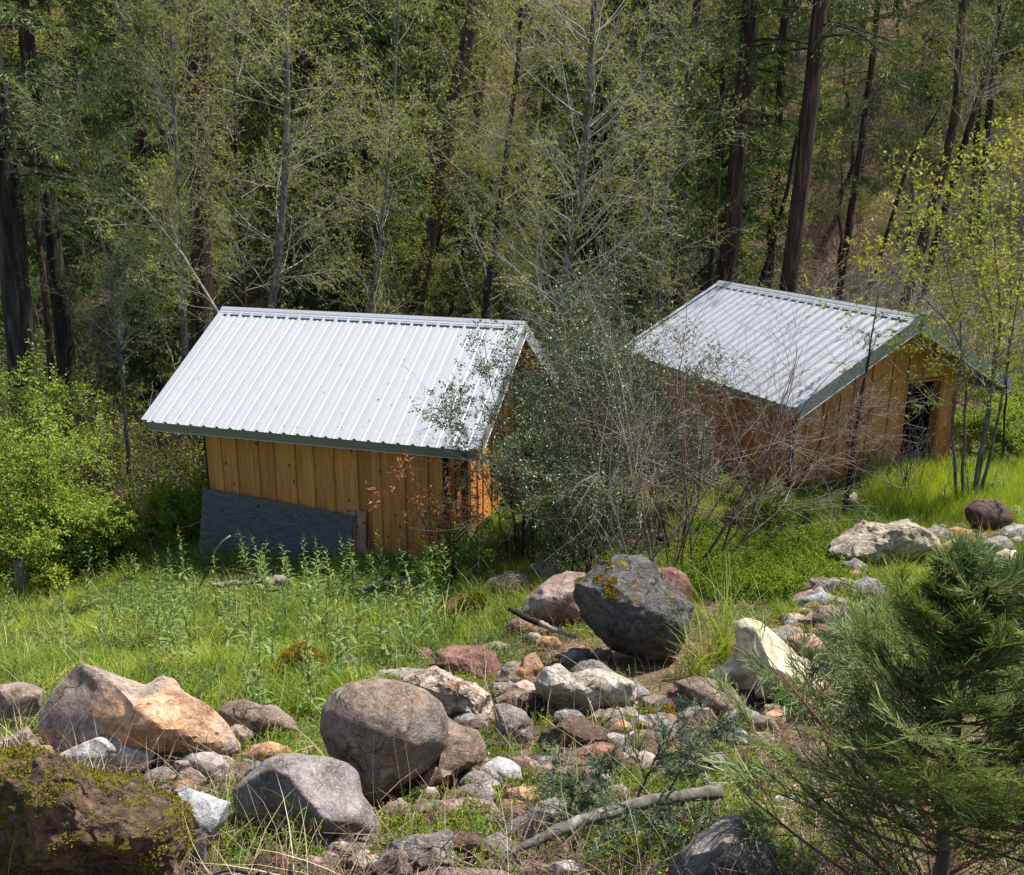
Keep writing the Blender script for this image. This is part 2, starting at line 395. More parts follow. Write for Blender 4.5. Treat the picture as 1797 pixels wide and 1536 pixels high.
# ------------------------------------------------------------------ shed materials
def wood_mat(name, tint=(1, 1, 1), rot=0):
    m, nt, b, out = new_mat(name)
    tc = N(nt, 'ShaderNodeTexCoord'); oi = N(nt, 'ShaderNodeObjectInfo')
    ad = N(nt, 'ShaderNodeVectorMath', operation='ADD'); nt.links.new(tc.outputs['Object'], ad.inputs[0])
    rv = N(nt, 'ShaderNodeCombineXYZ')
    for k in (0, 1, 2): nt.links.new(math_n(nt, 'MULTIPLY', oi.outputs['Random'], 40.+13*k), rv.inputs[k])
    nt.links.new(rv.outputs[0], ad.inputs[1])
    mp = N(nt, 'ShaderNodeMapping'); mp.inputs['Scale'].default_value = (16, 16, .9); nt.links.new(ad.outputs[0], mp.inputs[0])
    g = noise_n(nt, mp.outputs[0], 2., 6, .6, .8)
    c = ramp(nt, g, [(.3, (.34, .13, .032)), (.5, (.54, .235, .06)), (.7, (.66, .34, .1))])
    tone = ramp(nt, oi.outputs['Random'], [(0, (.66, .6, .52)), (.3, (1, .93, .84)), (.55, (1.1, 1.04, .98)), (.8, (.85, .76, .66)), (1, (1.0, .86, .66))])
    c = mix(nt, 1., c, tone, 'MULTIPLY'); c = mix(nt, 1., c, tint, 'MULTIPLY')
    mk = N(nt, 'ShaderNodeMapping'); mk.inputs['Scale'].default_value = (7.5, 7.5, 4.2); nt.links.new(ad.outputs[0], mk.inputs[0])
    vo = N(nt, 'ShaderNodeTexVoronoi'); vo.inputs['Scale'].default_value = 1.; nt.links.new(mk.outputs[0], vo.inputs['Vector'])
    kn = ramp(nt, vo.outputs['Distance'], [(.09, (1, 1, 1)), (.16, (0, 0, 0))])
    c = mix(nt, kn, c, (.07, .028, .012))
    st = noise_n(nt, tc.outputs['Object'], 1.7, 3)
    c = mix(nt, math_n(nt, 'MULTIPLY', st, .35), c, (.3, .14, .05))
    nt.links.new(c, b.inputs['Base Color']); b.inputs['Roughness'].default_value = .65; b.inputs['Specular IOR Level'].default_value = .3
    bump(nt, b, g, .25, .004)
    return m
M['wood'] = wood_mat('fir_board')
def metal_mat(name, c, rough=.38, metallic=.25):
    m, nt, b, out = new_mat(name)
    tc = N(nt, 'ShaderNodeTexCoord'); n1 = noise_n(nt, tc.outputs['Object'], 1.2, 5, .6); n2 = noise_n(nt, tc.outputs['Object'], 45, 3, .6)
    mp = N(nt, 'ShaderNodeMapping'); mp.inputs['Scale'].default_value = (9, 1.1, 1.1); nt.links.new(tc.outputs['Object'], mp.inputs[0])
    n3 = noise_n(nt, mp.outputs[0], 1.5, 5, .6)
    cc = mix(nt, math_n(nt, 'MULTIPLY', n1, .45), c, tuple(v*.66 for v in c))
    cc = mix(nt, ramp(nt, n3, [(.5, (0, 0, 0)), (.85, (.5, .5, .5))]), cc, tuple(v*.72 for v in c))
    sp = ramp(nt, n2, [(.7, (0, 0, 0)), (.76, (1, 1, 1))])
    cc = mix(nt, math_n(nt, 'MULTIPLY', sp, .35), cc, (.3, .28, .25))
    nt.links.new(cc, b.inputs['Base Color']); b.inputs['Metallic'].default_value = metallic
    nt.links.new(ramp(nt, n1, [(.3, (rough-.06,)*3), (.7, (rough+.1,)*3)]), b.inputs['Roughness'])
    return m
M['roof'] = metal_mat('roof_metal', (.35, .362, .38), .42, .15)
M['trim'] = metal_mat('trim_metal', (.24, .25, .25), .45, .1)
M['edge'] = metal_mat('edge_metal', (.6, .61, .6), .45, .1)
M['felt'] = plain_mat('building_felt', (.008, .008, .009), (.02, .02, .022), .8, 8)
M['stud'] = wood_mat('stud_wood', (.75, .7, .65))
def ply_mat():
    m, nt, b, out = new_mat('grey_plywood')
    tc = N(nt, 'ShaderNodeTexCoord'); mp = N(nt, 'ShaderNodeMapping'); mp.inputs['Scale'].default_value = (1.0, 4.5, 4.5); nt.links.new(tc.outputs['Object'], mp.inputs[0])
    n1 = noise_n(nt, mp.outputs[0], 1.6, 5, .55, 1.6)
    wv = N(nt, 'ShaderNodeMath', operation='PINGPONG'); nt.links.new(math_n(nt, 'MULTIPLY', n1, 9.), wv.inputs[0]); wv.inputs[1].default_value = .5
    c = ramp(nt, wv.outputs[0], [(0, (.045, .045, .046)), (.3, (.085, .085, .086)), (.5, (.14, .138, .135))])
    n2 = noise_n(nt, tc.outputs['Object'], 1.4, 5)
    c = mix(nt, math_n(nt, 'MULTIPLY', n2, .6), c, (.075, .08, .085))
    vo = N(nt, 'ShaderNodeTexVoronoi'); vo.inputs['Scale'].default_value = 2.6; nt.links.new(tc.outputs['Object'], vo.inputs['Vector'])
    c = mix(nt, ramp(nt, vo.outputs['Distance'], [(.05, (1, 1, 1)), (.08, (0, 0, 0))]), c, (.015, .015, .015))
    nt.links.new(c, b.inputs['Base Color']); b.inputs['Roughness'].default_value = .85
    bump(nt, b, wv.outputs[0], .3, .004); return m
M['ply'] = ply_mat()
def osb_mat():
    m, nt, b, out = new_mat('knotty_plank')
    tc = N(nt, 'ShaderNodeTexCoord'); n1 = noise_n(nt, tc.outputs['Object'], 9, 4, .6)
    c = ramp(nt, n1, [(.3, (.2, .11, .07)), (.7, (.38, .24, .16))])
    vo = N(nt, 'ShaderNodeTexVoronoi'); vo.inputs['Scale'].default_value = 9; nt.links.new(tc.outputs['Object'], vo.inputs['Vector'])
    c = mix(nt, ramp(nt, vo.outputs['Distance'], [(.14, (1, 1, 1)), (.22, (0, 0, 0))]), c, (.05, .02, .012))
    nt.links.new(c, b.inputs['Base Color']); b.inputs['Roughness'].default_value = .8; return m
M['osb'] = osb_mat()

# ------------------------------------------------------------------ sheds
def slab(poly, y0, y1):
    """poly: (x,z) ccw seen from -y; extruded y0..y1"""
    n = len(poly); V = [(x, y0, z) for x, z in poly]+[(x, y1, z) for x, z in poly]
    mb = MB()
    mb.V.append(np.array(V, float)); mb.n = 2*n
    if n == 4:
        mb.F[4].append(np.array([(0, 1, 2, 3), (7, 6, 5, 4)]))
    else:
        for i in range(1, n-1): mb.F[3].append(np.array([(0, i, i+1), (n, n+i+1, n+i)]))
    mb.F[4].append(np.array([(i, i+n, (i+1) % n+n, (i+1) % n) for i in range(n)]))
    return mb
class Shed:
    """local frame: x along the ridge, y across (front eave at -W), z=0 at ridge; origin at ridge centre"""
    def __init__(s, c, yaw, L, W, R, label, door_v, door_w, base_eave, base_gable, seed):
        s.L, s.W, s.R = L, W, R; og, oe = .6, .5; s.og, s.oe = og, oe
        rg = random.Random(seed)
        zb = -3.6
        root = empty('shed', (c[0], c[1], c[2]), label, 'shed'); root.rotation_euler = (0, 0, yaw); s.root = root
        sl = R/W; hx = L/2-og; hy = W-oe; T = .17   # T roof build-up depth
        def ztop(y): return -sl*abs(y)-T-.02
        # sheathing (black building felt over the frame): each wall a box panel
        th = .07
        for sy in (-1, 1):
            y0, y1 = sorted((sy*hy, sy*(hy-th)))
            mb = MB().box((-hx, y0, zb), (hx, y1, ztop(hy)-.03)); obj('sheathing', mb.mesh('sheathing', M['felt']), root)
        v0, v1 = door_v-door_w/2, door_v+door_w/2; zd = s_door = zb+.25+door_h_of(seed)
        for sx in (-1, 1):
            x0, x1 = sorted((sx*hx, sx*(hx-th)))
            mb = MB()
            def panel(a, b, z0):
                pts = [(a, z0), (b, z0), (b, ztop(b)-.03)]
                if a < 0 < b: pts.append((0, ztop(0)-.03))
                pts.append((a, ztop(a)-.03)); return pts
            segs = [panel(-hy+th, hy-th, zb)] if sx < 0 else [panel(-hy+th, v0, zb), panel(v0, v1, zd), panel(v1, hy-th, zb)]
            for pg in segs:
                q = slab(pg, 0, x1-x0)     # x->y, y->x mapping
                V = q.V[0]; V2 = np.stack([x0+V[:, 1], V[:, 0], V[:, 2]], 1)
                mb.V.append(V2); off = mb.n
                for k, fl in q.F.items():
                    for f in fl: mb.F[k].append(f[:, ::-1]+off)
                mb.n += len(V2)
            obj('sheathing', mb.mesh('sheathing', M['felt']), root)
        # floor inside
        obj('floor_deck', MB().box((-hx+th, -hy+th, zb), (hx-th, hy-th, zb+.25)).mesh('floor_deck', M['stud']), root)
        # boards on the long walls
        for sy in (-1, 1):
            x = -hx+.055; i = 0
            while x < hx-.06:
                wd = rg.choice([.2, .23, .11, .13, .16, .14, .12]); wd = min(wd, hx-.055-x)
                if wd < .06: break
                proud = .022 if i % 2 else .0
                g = .004
                z0 = base_eave+rg.uniform(-.02, .02); z1 = ztop(hy)-.035
                y0 = hy+.002+proud; y1 = y0+.022
                if proud: a, b = x-.012, x+wd+.012
                else: a, b = x-.0, x+wd
                mb = MB().box((a-x-wd/2, 0, 0), (b-x-wd/2-g, .022, z1-z0))
                yy = y0 if sy > 0 else -y1
                o = obj('board', mb.mesh('board', M['wood']), root, loc=(x+wd/2, yy, z0)); x += wd; i += 1
        # boards on the gables
        for sx in (-1, 1):
            y = -hy+.05; i = 0
            while y < hy-.05:
                wd = rg.choice([.22, .2, .18, .12, .15]); wd = min(wd, hy-.05-y)
                a, b = y, y+wd
                if sx > 0:
                    if a < v0 < b-.001: b = v0; wd = b-a
                    elif a < v1 < b-.001: b = v1; wd = b-a
                if wd < .03: y = b+1e-4; continue
                ind = sx > 0 and a >= v0-.005 and b <= v1+.005
                z0 = (zd+.02 if ind else base_gable+rg.uniform(-.02, .02))
                proud = .022 if i % 2 else 0.
                e = .012 if (proud and not ind and abs(a-v1) > .02 and abs(b-v0) > .02) else -.002
                zt = lambda q: ztop(q)-.035
                a2, b2 = a-e, b+e
                pts = [(a2-a, 0), (b2-a, 0), (b2-a, zt(b2)-z0)]
                if a2 < 0 < b2: pts.append((0-a, zt(0)-z0))
                pts.append((a2-a, zt(a2)-z0))
                q = slab(pts, 0, .022); V = q.V[0]
                xo = hx+.002+proud
                V2 = np.stack([V[:, 1] if sx > 0 else -V[:, 1], V[:, 0], V[:, 2]], 1)
                mb = MB(); mb.V.append(V2); mb.n = len(V2)
                for k, fl in q.F.items():
                    for f in fl: mb.F[k].append(f[:, ::-1] if sx > 0 else f)
                obj('board', mb.mesh('board', M['wood']), root, loc=(sx*xo, a, z0)); y = b; i += 1
        # door frame
        fr = MB(); fx0, fx1 = hx-.12, hx+.03
        for a in (v0-.002, v1-.038): fr.box((fx0, a, zb+.2), (fx1, a+.04, zd))
        fr.box((fx0, v0+.038, zd-.045), (fx1, v1-.038, zd-.004))
        obj('door_frame', fr.mesh('door_frame', M['stud']), root)
        # roof: deck, rafters, panels
        ln = math.hypot(W, R); al = math.atan2(R, W)
        for sy in (-1, 1):
            def put(name, mb, mat, lx=0.):
                # mb coords: x along ridge, y down the slope from ridge (0..ln), z normal
                V = [v for v in mb.V]
                o = obj(name, mb.mesh(name, mat), root, loc=(lx, 0, 0))
                # rotate: slope direction
                if sy < 0: o.rotation_euler = (Matrix.Rotation(math.pi, 4, 'Z') @ Matrix.Rotation(-al, 4, 'X')).to_euler()
                else: o.rotation_euler = (-al, 0, 0)
                return o
            for k in range(9):
                x0 = -L/2+.02+k*(L-.06)/8-.0
                mb = MB().box((x0, .02, -T), (x0+.038, ln-.045, -.045)); put('rafter', mb, M['stud'])
            mb = MB().box((-L/2+.01, .01, -.042), (L/2-.01, ln-.03, -.022)); put('roof_deck', mb, M['stud'])
            # ribbed sheets
            npan = 6; pw = L/npan
            prof = []
            nr = 4; sp = pw/nr
            for r in range(nr):
                x = r*sp
                prof += [(x, 0), (x+.016, .032), (x+.046, .032), (x+.064, 0)]
                xm = x+.064+(sp-.064)*.5; prof += [(xm-.012, 0), (xm-.004, .005), (xm+.004, .005), (xm+.012, 0)]
            prof.append((pw-.002, 0))
            pr = np.array(prof); n = len(pr); y0, y1 = .05, ln+.03
            V = np.concatenate([np.stack([pr[:, 0]-pw/2, np.full(n, y0), pr[:, 1]], 1), np.stack([pr[:, 0]-pw/2, np.full(n, y1), pr[:, 1]], 1),
                                np.stack([pr[:, 0]-pw/2, np.full(n, y0), pr[:, 1]-.003], 1), np.stack([pr[:, 0]-pw/2, np.full(n, y1), pr[:, 1]-.003], 1)])
            i = np.arange(n-1)
            F = np.concatenate([np.stack([i, i+1, i+1+n, i+n], 1), np.stack([i+2*n, i+3*n, i+3*n+1, i+2*n+1], 1), np.stack([i+n, i+n+1, i+3*n+1, i+3*n], 1)])
            me = mesh_np('roof_panel', V, [F], M['roof'], smooth=False)
            for k in range(npan):
                o = obj('roof_panel', me, root, loc=((-L/2+pw*(k+.5))*1., 0, .004*0))
                if sy < 0: o.rotation_euler = (Matrix.Rotation(math.pi, 4, 'Z') @ Matrix.Rotation(-al, 4, 'X')).to_euler()
                else: o.rotation_euler = (-al, 0, 0)
            # screws
            mb = MB()
            for yy in (.3, .95, 1.6, ln-.12):
                for k in range(int(L/sp)):
                    x = -L/2+k*sp+.058+.05; a = np.arange(6)*math.pi/3
                    V = np.concatenate([np.stack([x+.008*np.cos(a), yy+.008*np.sin(a), a*0+.001], 1), [[x, yy, .008]]])
                    mb.add(V, [(j, (j+1) % 6, 6) for j in range(6)])
            o = put('roof_screws', mb, M['trim']); o['kind'] = 'stuff'
            # eave fascia + gutter edge
            mb = MB().box((-L/2, W*0+ln-.025, -.205), (L/2, ln-.002, -.012)); put('fascia', mb, M['trim'])
            mb = MB().box((-L/2, ln-.03, -.213), (L/2, ln+.004, -.206)); put('drip_edge', mb, M['edge'])
            # rake trim: outer face + top flange
            for sx in (-1, 1):
                xa, xb = (L/2+.001, L/2+.02) if sx > 0 else (-L/2-.02, -L/2-.001)
                mb = MB().box((xa, .0, -.175), (xb, ln+.006, .026))
                fa, fb = (L/2-.09, xb) if sx > 0 else (xa, L/-2+.09)
                put('rake_trim', mb, M['trim'])
                put('rake_cap', MB().box((fa, .06, .0262), (fb, ln+.02, .0285)), M['roof'])
                mb = MB().box((min(xa, xb)-.006, .0, -.187), (max(xa, xb)+.006, ln+.006, -.1755)); put('drip_edge', mb, M['edge'])
            # ridge cap half: stepped flange
            mb = MB()
            prof = [(0, .047), (.035, .04), (.04, .048), (.075, .04), (.08, .034), (.125, .033), (.128, .027), (.155, .027), (.16, .018)]
            xs = np.array([-L/2-.015, L/2+.015])
            pv = np.array(prof); n = len(pv)
            V = np.concatenate([np.stack([np.full(n, x), pv[:, 0], pv[:, 1]], 1) for x in xs]+[np.stack([np.full(n, x), pv[:, 0], pv[:, 1]-.003], 1) for x in xs])
            i = np.arange(n-1); F = np.concatenate([np.stack([i, i+1, i+1+n, i+n], 1)[:, ::-1], np.stack([i+2*n, i+2*n+1, i+3*n+1, i+3*n], 1), np.stack([i, i+2*n, i+2*n+1, i+1], 1), np.stack([i+n, i+n+1, i+3*n+1, i+3*n], 1)])
            F = np.concatenate([F, [[n-1, 2*n-1, 4*n-1, 3*n-1]]])
            mb.add(V, F); put('ridge_cap', mb, M['roof'])
        # gable ledger / barge beam under ridge, interior ridge
        mb = MB().box((-L/2+.02, -.02, -.36), (L/2-.02, .02, -.19)); obj('ridge_beam', mb.mesh('ridge_beam', M['stud']), root)
    def world(s, x, y, z):
        a = s.root.rotation_euler.z; c, n = math.cos(a), math.sin(a); l = s.root.location
        return np.array([l.x+c*x-n*y, l.y+n*x+c*y, l.z+z])
def door_h_of(seed): return 1.98 if seed == 11 else 2.2
SHED_A = Shed((-2.2281, 14.0166, -2.1034), -.2864, 5.0, 2.1887, 1.2861,
              'left shed, its ribbed metal roof broadside on, grey plywood leaning against its boards', -1.05, .42, -3.35, -3.35, 11)
SHED_B = Shed((5.1614, 16.1521, -2.077), -1.1504, 5.0087, 2.2387, 1.1878,
              'right shed with its boarded gable and dark doorway facing the camera side', .92, .82, -2.95, -2.95, 12)
# plywood leaning on the left shed + two planks behind
def lean_sheet(name, label, cat, x0, x1, zlow, h, lean, th, mat, off, skew=0.0):
    s = SHED_A; yb = -(s.W-s.oe)-.06-off
    mb = MB().box((0, 0, 0), (x1-x0, th, h))
    o = obj(name, mb.mesh(name, mat)); 
    a = s.root.rotation_euler.z
    base = s.world(x0, yb-lean, zlow)
    dirn = Vector((x1-x0, 0, skew)).normalized()
    rx = math.atan2(lean, h)
    Mx = Matrix.Translation(base) @ Matrix.Rotation(a, 4, 'Z') @ Matrix.Rotation(math.atan2(-skew, x1-x0), 4, 'Y') @ Matrix.Rotation(-rx, 4, 'X')
    o.matrix_world = Mx
    return tag(o, label, cat)
lean_sheet('plywood_sheet', 'dark grey weathered plywood sheet leaning against the left shed wall', 'plywood', -1.98, .46, -3.56, 1.2, .2, .018, M['ply'], .055, -.17)
for k, (a, b_, lb) in enumerate([(.36, .55, 'narrow knotty plank peeking out right beside the grey plywood sheet'), (.555, .70, 'outermost knotty plank in the stack leaning right of the grey plywood')]):
    lean_sheet('plank', lb, 'plank', a, b_, -3.62+.02*k, 1.14, .14, .02, M['osb'], .03-.026*k, -.0)

# ------------------------------------------------------------------ rocks
def rock_mat(name, cols, speck=.0, speck_c=(.5, .5, .48), moss=0., moss_c=(.17, .11, .008), scale=3., vein=0., lichen=0.25, rough=.85, patch=None, stretch=None, bstr=.7):
    m, nt, b, out = new_mat(name)
    tc = N(nt, 'ShaderNodeTexCoord'); oi = N(nt, 'ShaderNodeObjectInfo'); g = N(nt, 'ShaderNodeNewGeometry')
    ad = N(nt, 'ShaderNodeVectorMath', operation='ADD'); nt.links.new(tc.outputs['Object'], ad.inputs[0])
    rv = N(nt, 'ShaderNodeCombineXYZ')
    for k in (0, 1, 2): nt.links.new(math_n(nt, 'MULTIPLY', oi.outputs['Random'], 31.+17*k), rv.inputs[k])
    nt.links.new(rv.outputs[0], ad.inputs[1]); o = ad.outputs[0]
    if stretch:
        mp = N(nt, 'ShaderNodeMapping'); mp.inputs['Scale'].default_value = stretch; mp.inputs['Rotation'].default_value = (.3, .5, .4); nt.links.new(o, mp.inputs[0]); o2 = mp.outputs[0]
    else: o2 = o
    n1 = noise_n(nt, o2, scale, 8, .68, .6); n2 = noise_n(nt, o, 42, 4, .75); n3 = noise_n(nt, o, 9, 7, .7, .3)
    n0 = math_n(nt, 'ADD', math_n(nt, 'MULTIPLY', n1, .65), math_n(nt, 'MULTIPLY', n3, .35))
    st = [(.36+.28*i/(len(cols)-1), c) for i, c in enumerate(cols)]
    c = ramp(nt, n0, st)
    if patch:
        pk = ramp(nt, noise_n(nt, o, 1.7, 6, .65), [(.48, (0, 0, 0)), (.54, (1, 1, 1))]); c = mix(nt, pk, c, patch)
    dk = ramp(nt, noise_n(nt, o, 2.3, 7, .7), [(.42, (0, 0, 0)), (.66, (1, 1, 1))]); c = mix(nt, math_n(nt, 'MULTIPLY', dk, .5), c, (.12, .085, .06))
    n5 = noise_n(nt, o, 19, 6, .75, .4); c = mix(nt, 1., c, ramp(nt, n5, [(.34, (.5, .47, .44)), (.47, (.95, .95, .95)), (.62, (1.2, 1.2, 1.2)), (.7, (1.45, 1.45, 1.42))]), 'MULTIPLY')
    n6 = noise_n(nt, o, 5.5, 5, .7); c = mix(nt, 1., c, ramp(nt, n6, [(.38, (.62, .58, .55)), (.52, (1.05, 1.05, 1.05))]), 'MULTIPLY')
    # fine grain
    c = mix(nt, .55, c, ramp(nt, n2, [(.3, (.35, .35, .35)), (.5, (.75, .75, .75)), (.7, (1., 1., 1.))]), 'MULTIPLY')
    c = mix(nt, 1., c, (1.35, 1.35, 1.35), 'MULTIPLY')
    if speck:
        sp = ramp(nt, noise_n(nt, o, 75, 2, .8), [(.55, (0, 0, 0)), (.62, (1, 1, 1))]); c = mix(nt, math_n(nt, 'MULTIPLY', sp, speck), c, speck_c)
    if lichen:
        lk = ramp(nt, noise_n(nt, o, 7.5, 6, .75), [(.57, (0, 0, 0)), (.62, (1, 1, 1))]); c = mix(nt, math_n(nt, 'MULTIPLY', lk, lichen), c, (.42, .42, .37))
    # cracks
    vo = N(nt, 'ShaderNodeTexVoronoi', feature='DISTANCE_TO_EDGE'); vo.inputs['Scale'].default_value = 1.7
    wp = N(nt, 'ShaderNodeVectorMath', operation='ADD'); nn = N(nt, 'ShaderNodeTexNoise'); nn.inputs['Scale'].default_value = 4.; nt.links.new(o, nn.inputs['Vector'])
    sc = N(nt, 'ShaderNodeVectorMath', operation='SCALE'); sc.inputs['Scale'].default_value = .45; nt.links.new(nn.outputs['Color'], sc.inputs[0])
    nt.links.new(o, wp.inputs[0]); nt.links.new(sc.outputs[0], wp.inputs[1]); nt.links.new(wp.outputs[0], vo.inputs['Vector'])
    cr = ramp(nt, vo.outputs['Distance'], [(0, (1, 1, 1)), (.008, (0, 0, 0))])
    crm = math_n(nt, 'MULTIPLY', cr, ramp(nt, noise_n(nt, o, .9, 1), [(.56, (0, 0, 0)), (.6, (1, 1, 1))]))
    c = mix(nt, math_n(nt, 'MULTIPLY', crm, .8), c, (.02, .016, .013))
    h = math_n(nt, 'ADD', math_n(nt, 'MULTIPLY', n3, 1.3), math_n(nt, 'ADD', math_n(nt, 'MULTIPLY', n5, .6), math_n(nt, 'MULTIPLY', n2, .25)))
    h = math_n(nt, 'SUBTRACT', h, math_n(nt, 'MULTIPLY', crm, .5))
    if moss:
        sepn = N(nt, 'ShaderNodeSeparateXYZ'); nt.links.new(g.outputs['Normal'], sepn.inputs[0])
        mn = noise_n(nt, o, 3.4, 7, .72)
        mk = math_n(nt, 'ADD', mn, math_n(nt, 'MULTIPLY', sepn.outputs[2], .05))
        th = .72-.32*moss
        mk = ramp(nt, mk, [(th, (0, 0, 0)), (th+.05, (1, 1, 1))])
        mc = ramp(nt, noise_n(nt, o, 16, 5, .8), [(.35, tuple(v*.35 for v in moss_c)), (.5, moss_c), (.68, (moss_c[0]*1.8, moss_c[1]*1.75, moss_c[2]*1.5))])
        c = mix(nt, mk, c, mc); h = math_n(nt, 'ADD', h, math_n(nt, 'MULTIPLY', mk, .5))
    nt.links.new(c, b.inputs['Base Color']); b.inputs['Roughness'].default_value = rough; b.inputs['Specular IOR Level'].default_value = .25
    bump(nt, b, h, min(1., bstr*1.15), .055)
    return m
OR_M = (.3, .19, .012); GR_M = (.13, .12, .01)
RM = {
 'tan': rock_mat('tan_rock', [(.2, .11, .07), (.46, .26, .15), (.56, .33, .19), (.36, .23, .16)], .2, moss=.08, lichen=.15, scale=2.2, patch=(.3, .24, .2)),
 'greyface': rock_mat('grey_weathered_rock', [(.07, .065, .062), (.17, .155, .145), (.27, .245, .225)], .35, moss=.1, moss_c=GR_M, scale=2.5),
 'pink': rock_mat('pinkish_rock', [(.12, .08, .065), (.25, .175, .14), (.34, .25, .21)], .3, moss=.1),
 'brown': rock_mat('brown_rock', [(.05, .035, .028), (.13, .085, .062), (.2, .14, .105), (.14, .12, .105)], .25, moss=.1, moss_c=GR_M, scale=2.),
 'boulder': rock_mat('round_boulder_rock', [(.05, .043, .04), (.115, .08, .062), (.19, .13, .095), (.15, .135, .125), (.24, .21, .185)], .4, (.4, .33, .27), moss=0., scale=2.2, lichen=.3, bstr=.55),
 'grey': rock_mat('grey_purple_rock', [(.055, .048, .048), (.11, .096, .093), (.165, .145, .14), (.22, .175, .16)], .25, moss=.1, moss_c=OR_M, scale=1.8, lichen=.1, bstr=.45),
 'white': rock_mat('white_granite', [(.28, .28, .28), (.42, .42, .42), (.52, .51, .5)], .55, (.08, .08, .09), lichen=.0, scale=3, bstr=.4),
 'quartz': rock_mat('quartz_rock', [(.13, .07, .05), (.36, .2, .13), (.48, .38, .3), (.58, .5, .42), (.2, .11, .08)], .1, moss=.15, scale=4.5, lichen=0, stretch=(1, 1.2, 3.), bstr=1.),
 'whitequartz': rock_mat('mossy_quartz', [(.12, .1, .075), (.4, .35, .29), (.5, .45, .38), (.58, .54, .48)], .15, (.12, .1, .07), moss=.42, moss_c=(.12, .085, .02), scale=4, lichen=0, stretch=(1, 1, 3), bstr=1.),
 'red': rock_mat('red_rock', [(.05, .022, .018), (.14, .06, .045), (.22, .105, .08), (.15, .1, .09)], .15, moss=.08, moss_c=GR_M, scale=3.4),
 'darkred': rock_mat('dark_red_rock', [(.028, .014, .012), (.075, .036, .028), (.13, .07, .055)], .12, moss=.2, moss_c=(.16, .09, .01), scale=3.4, lichen=.1),
 'orange': rock_mat('orange_rock', [(.16, .08, .045), (.38, .205, .105), (.48, .29, .16)], .15, moss=.12, scale=3),
 'black': rock_mat('black_boulder_rock', [(.014, .014, .015), (.04, .04, .041), (.08, .08, .082), (.14, .14, .14)], .2, moss=.3, moss_c=(.2, .14, .008), scale=3., lichen=.2, bstr=1.),
 'mossy': rock_mat('mossy_dark_rock', [(.02, .012, .008), (.07, .04, .022), (.16, .095, .055), (.09, .065, .045)], .2, (.4, .3, .2), moss=.62, moss_c=(.12, .095, .008), scale=3.6, lichen=.12, bstr=1.),
 'mossorange': rock_mat('orange_moss_rock', [(.09, .07, .055), (.19, .155, .13), (.26, .22, .19)], .2, moss=.78, moss_c=(.26, .145, .008), scale=3),
 'striated': rock_mat('striated_rock', [(.07, .062, .052), (.17, .155, .135), (.33, .31, .28), (.12, .1, .08)], .1, moss=.12, scale=5.5, lichen=.1, stretch=(1, 1, 5), bstr=1.),
 'beige': rock_mat('beige_boulder_rock', [(.36, .3, .19), (.44, .37, .25), (.48, .41, .29)], .4, (.22, .19, .14), lichen=.0, scale=1.6, bstr=.22),
 'smooth': rock_mat('smooth_brown_rock', [(.11, .065, .045), (.2, .125, .09), (.3, .2, .14)], .1, lichen=.05, scale=1.8, bstr=.3, stretch=(1, 1, 3)),
 'blue': rock_mat('blue_grey_rock', [(.13, .135, .14), (.23, .24, .25), (.36, .355, .34)], .2, lichen=.1, scale=2.5, bstr=.5),
 'breccia': rock_mat('pale_rough_rock', [(.075, .06, .045), (.26, .21, .155), (.46, .4, .31), (.3, .19, .12)], .2, lichen=.3, scale=4.5, bstr=1.),
 'slate': rock_mat('broken_slate', [(.14, .13, .125), (.24, .21, .2), (.34, .23, .19)], .1, lichen=.05, scale=1.6, bstr=.3),
}
import bmesh
_ico = {}
def ico(sub):
    if sub not in _ico:
        bm = bmesh.new(); bmesh.ops.create_icosphere(bm, subdivisions=sub, radius=1.)
        V = np.array([v.co[:] for v in bm.verts]); F = np.array([[v.index for v in f.verts] for f in bm.faces]); bm.free(); _ico[sub] = (V, F)
    return _ico[sub]
ROCKS = []     # (centre, radius)
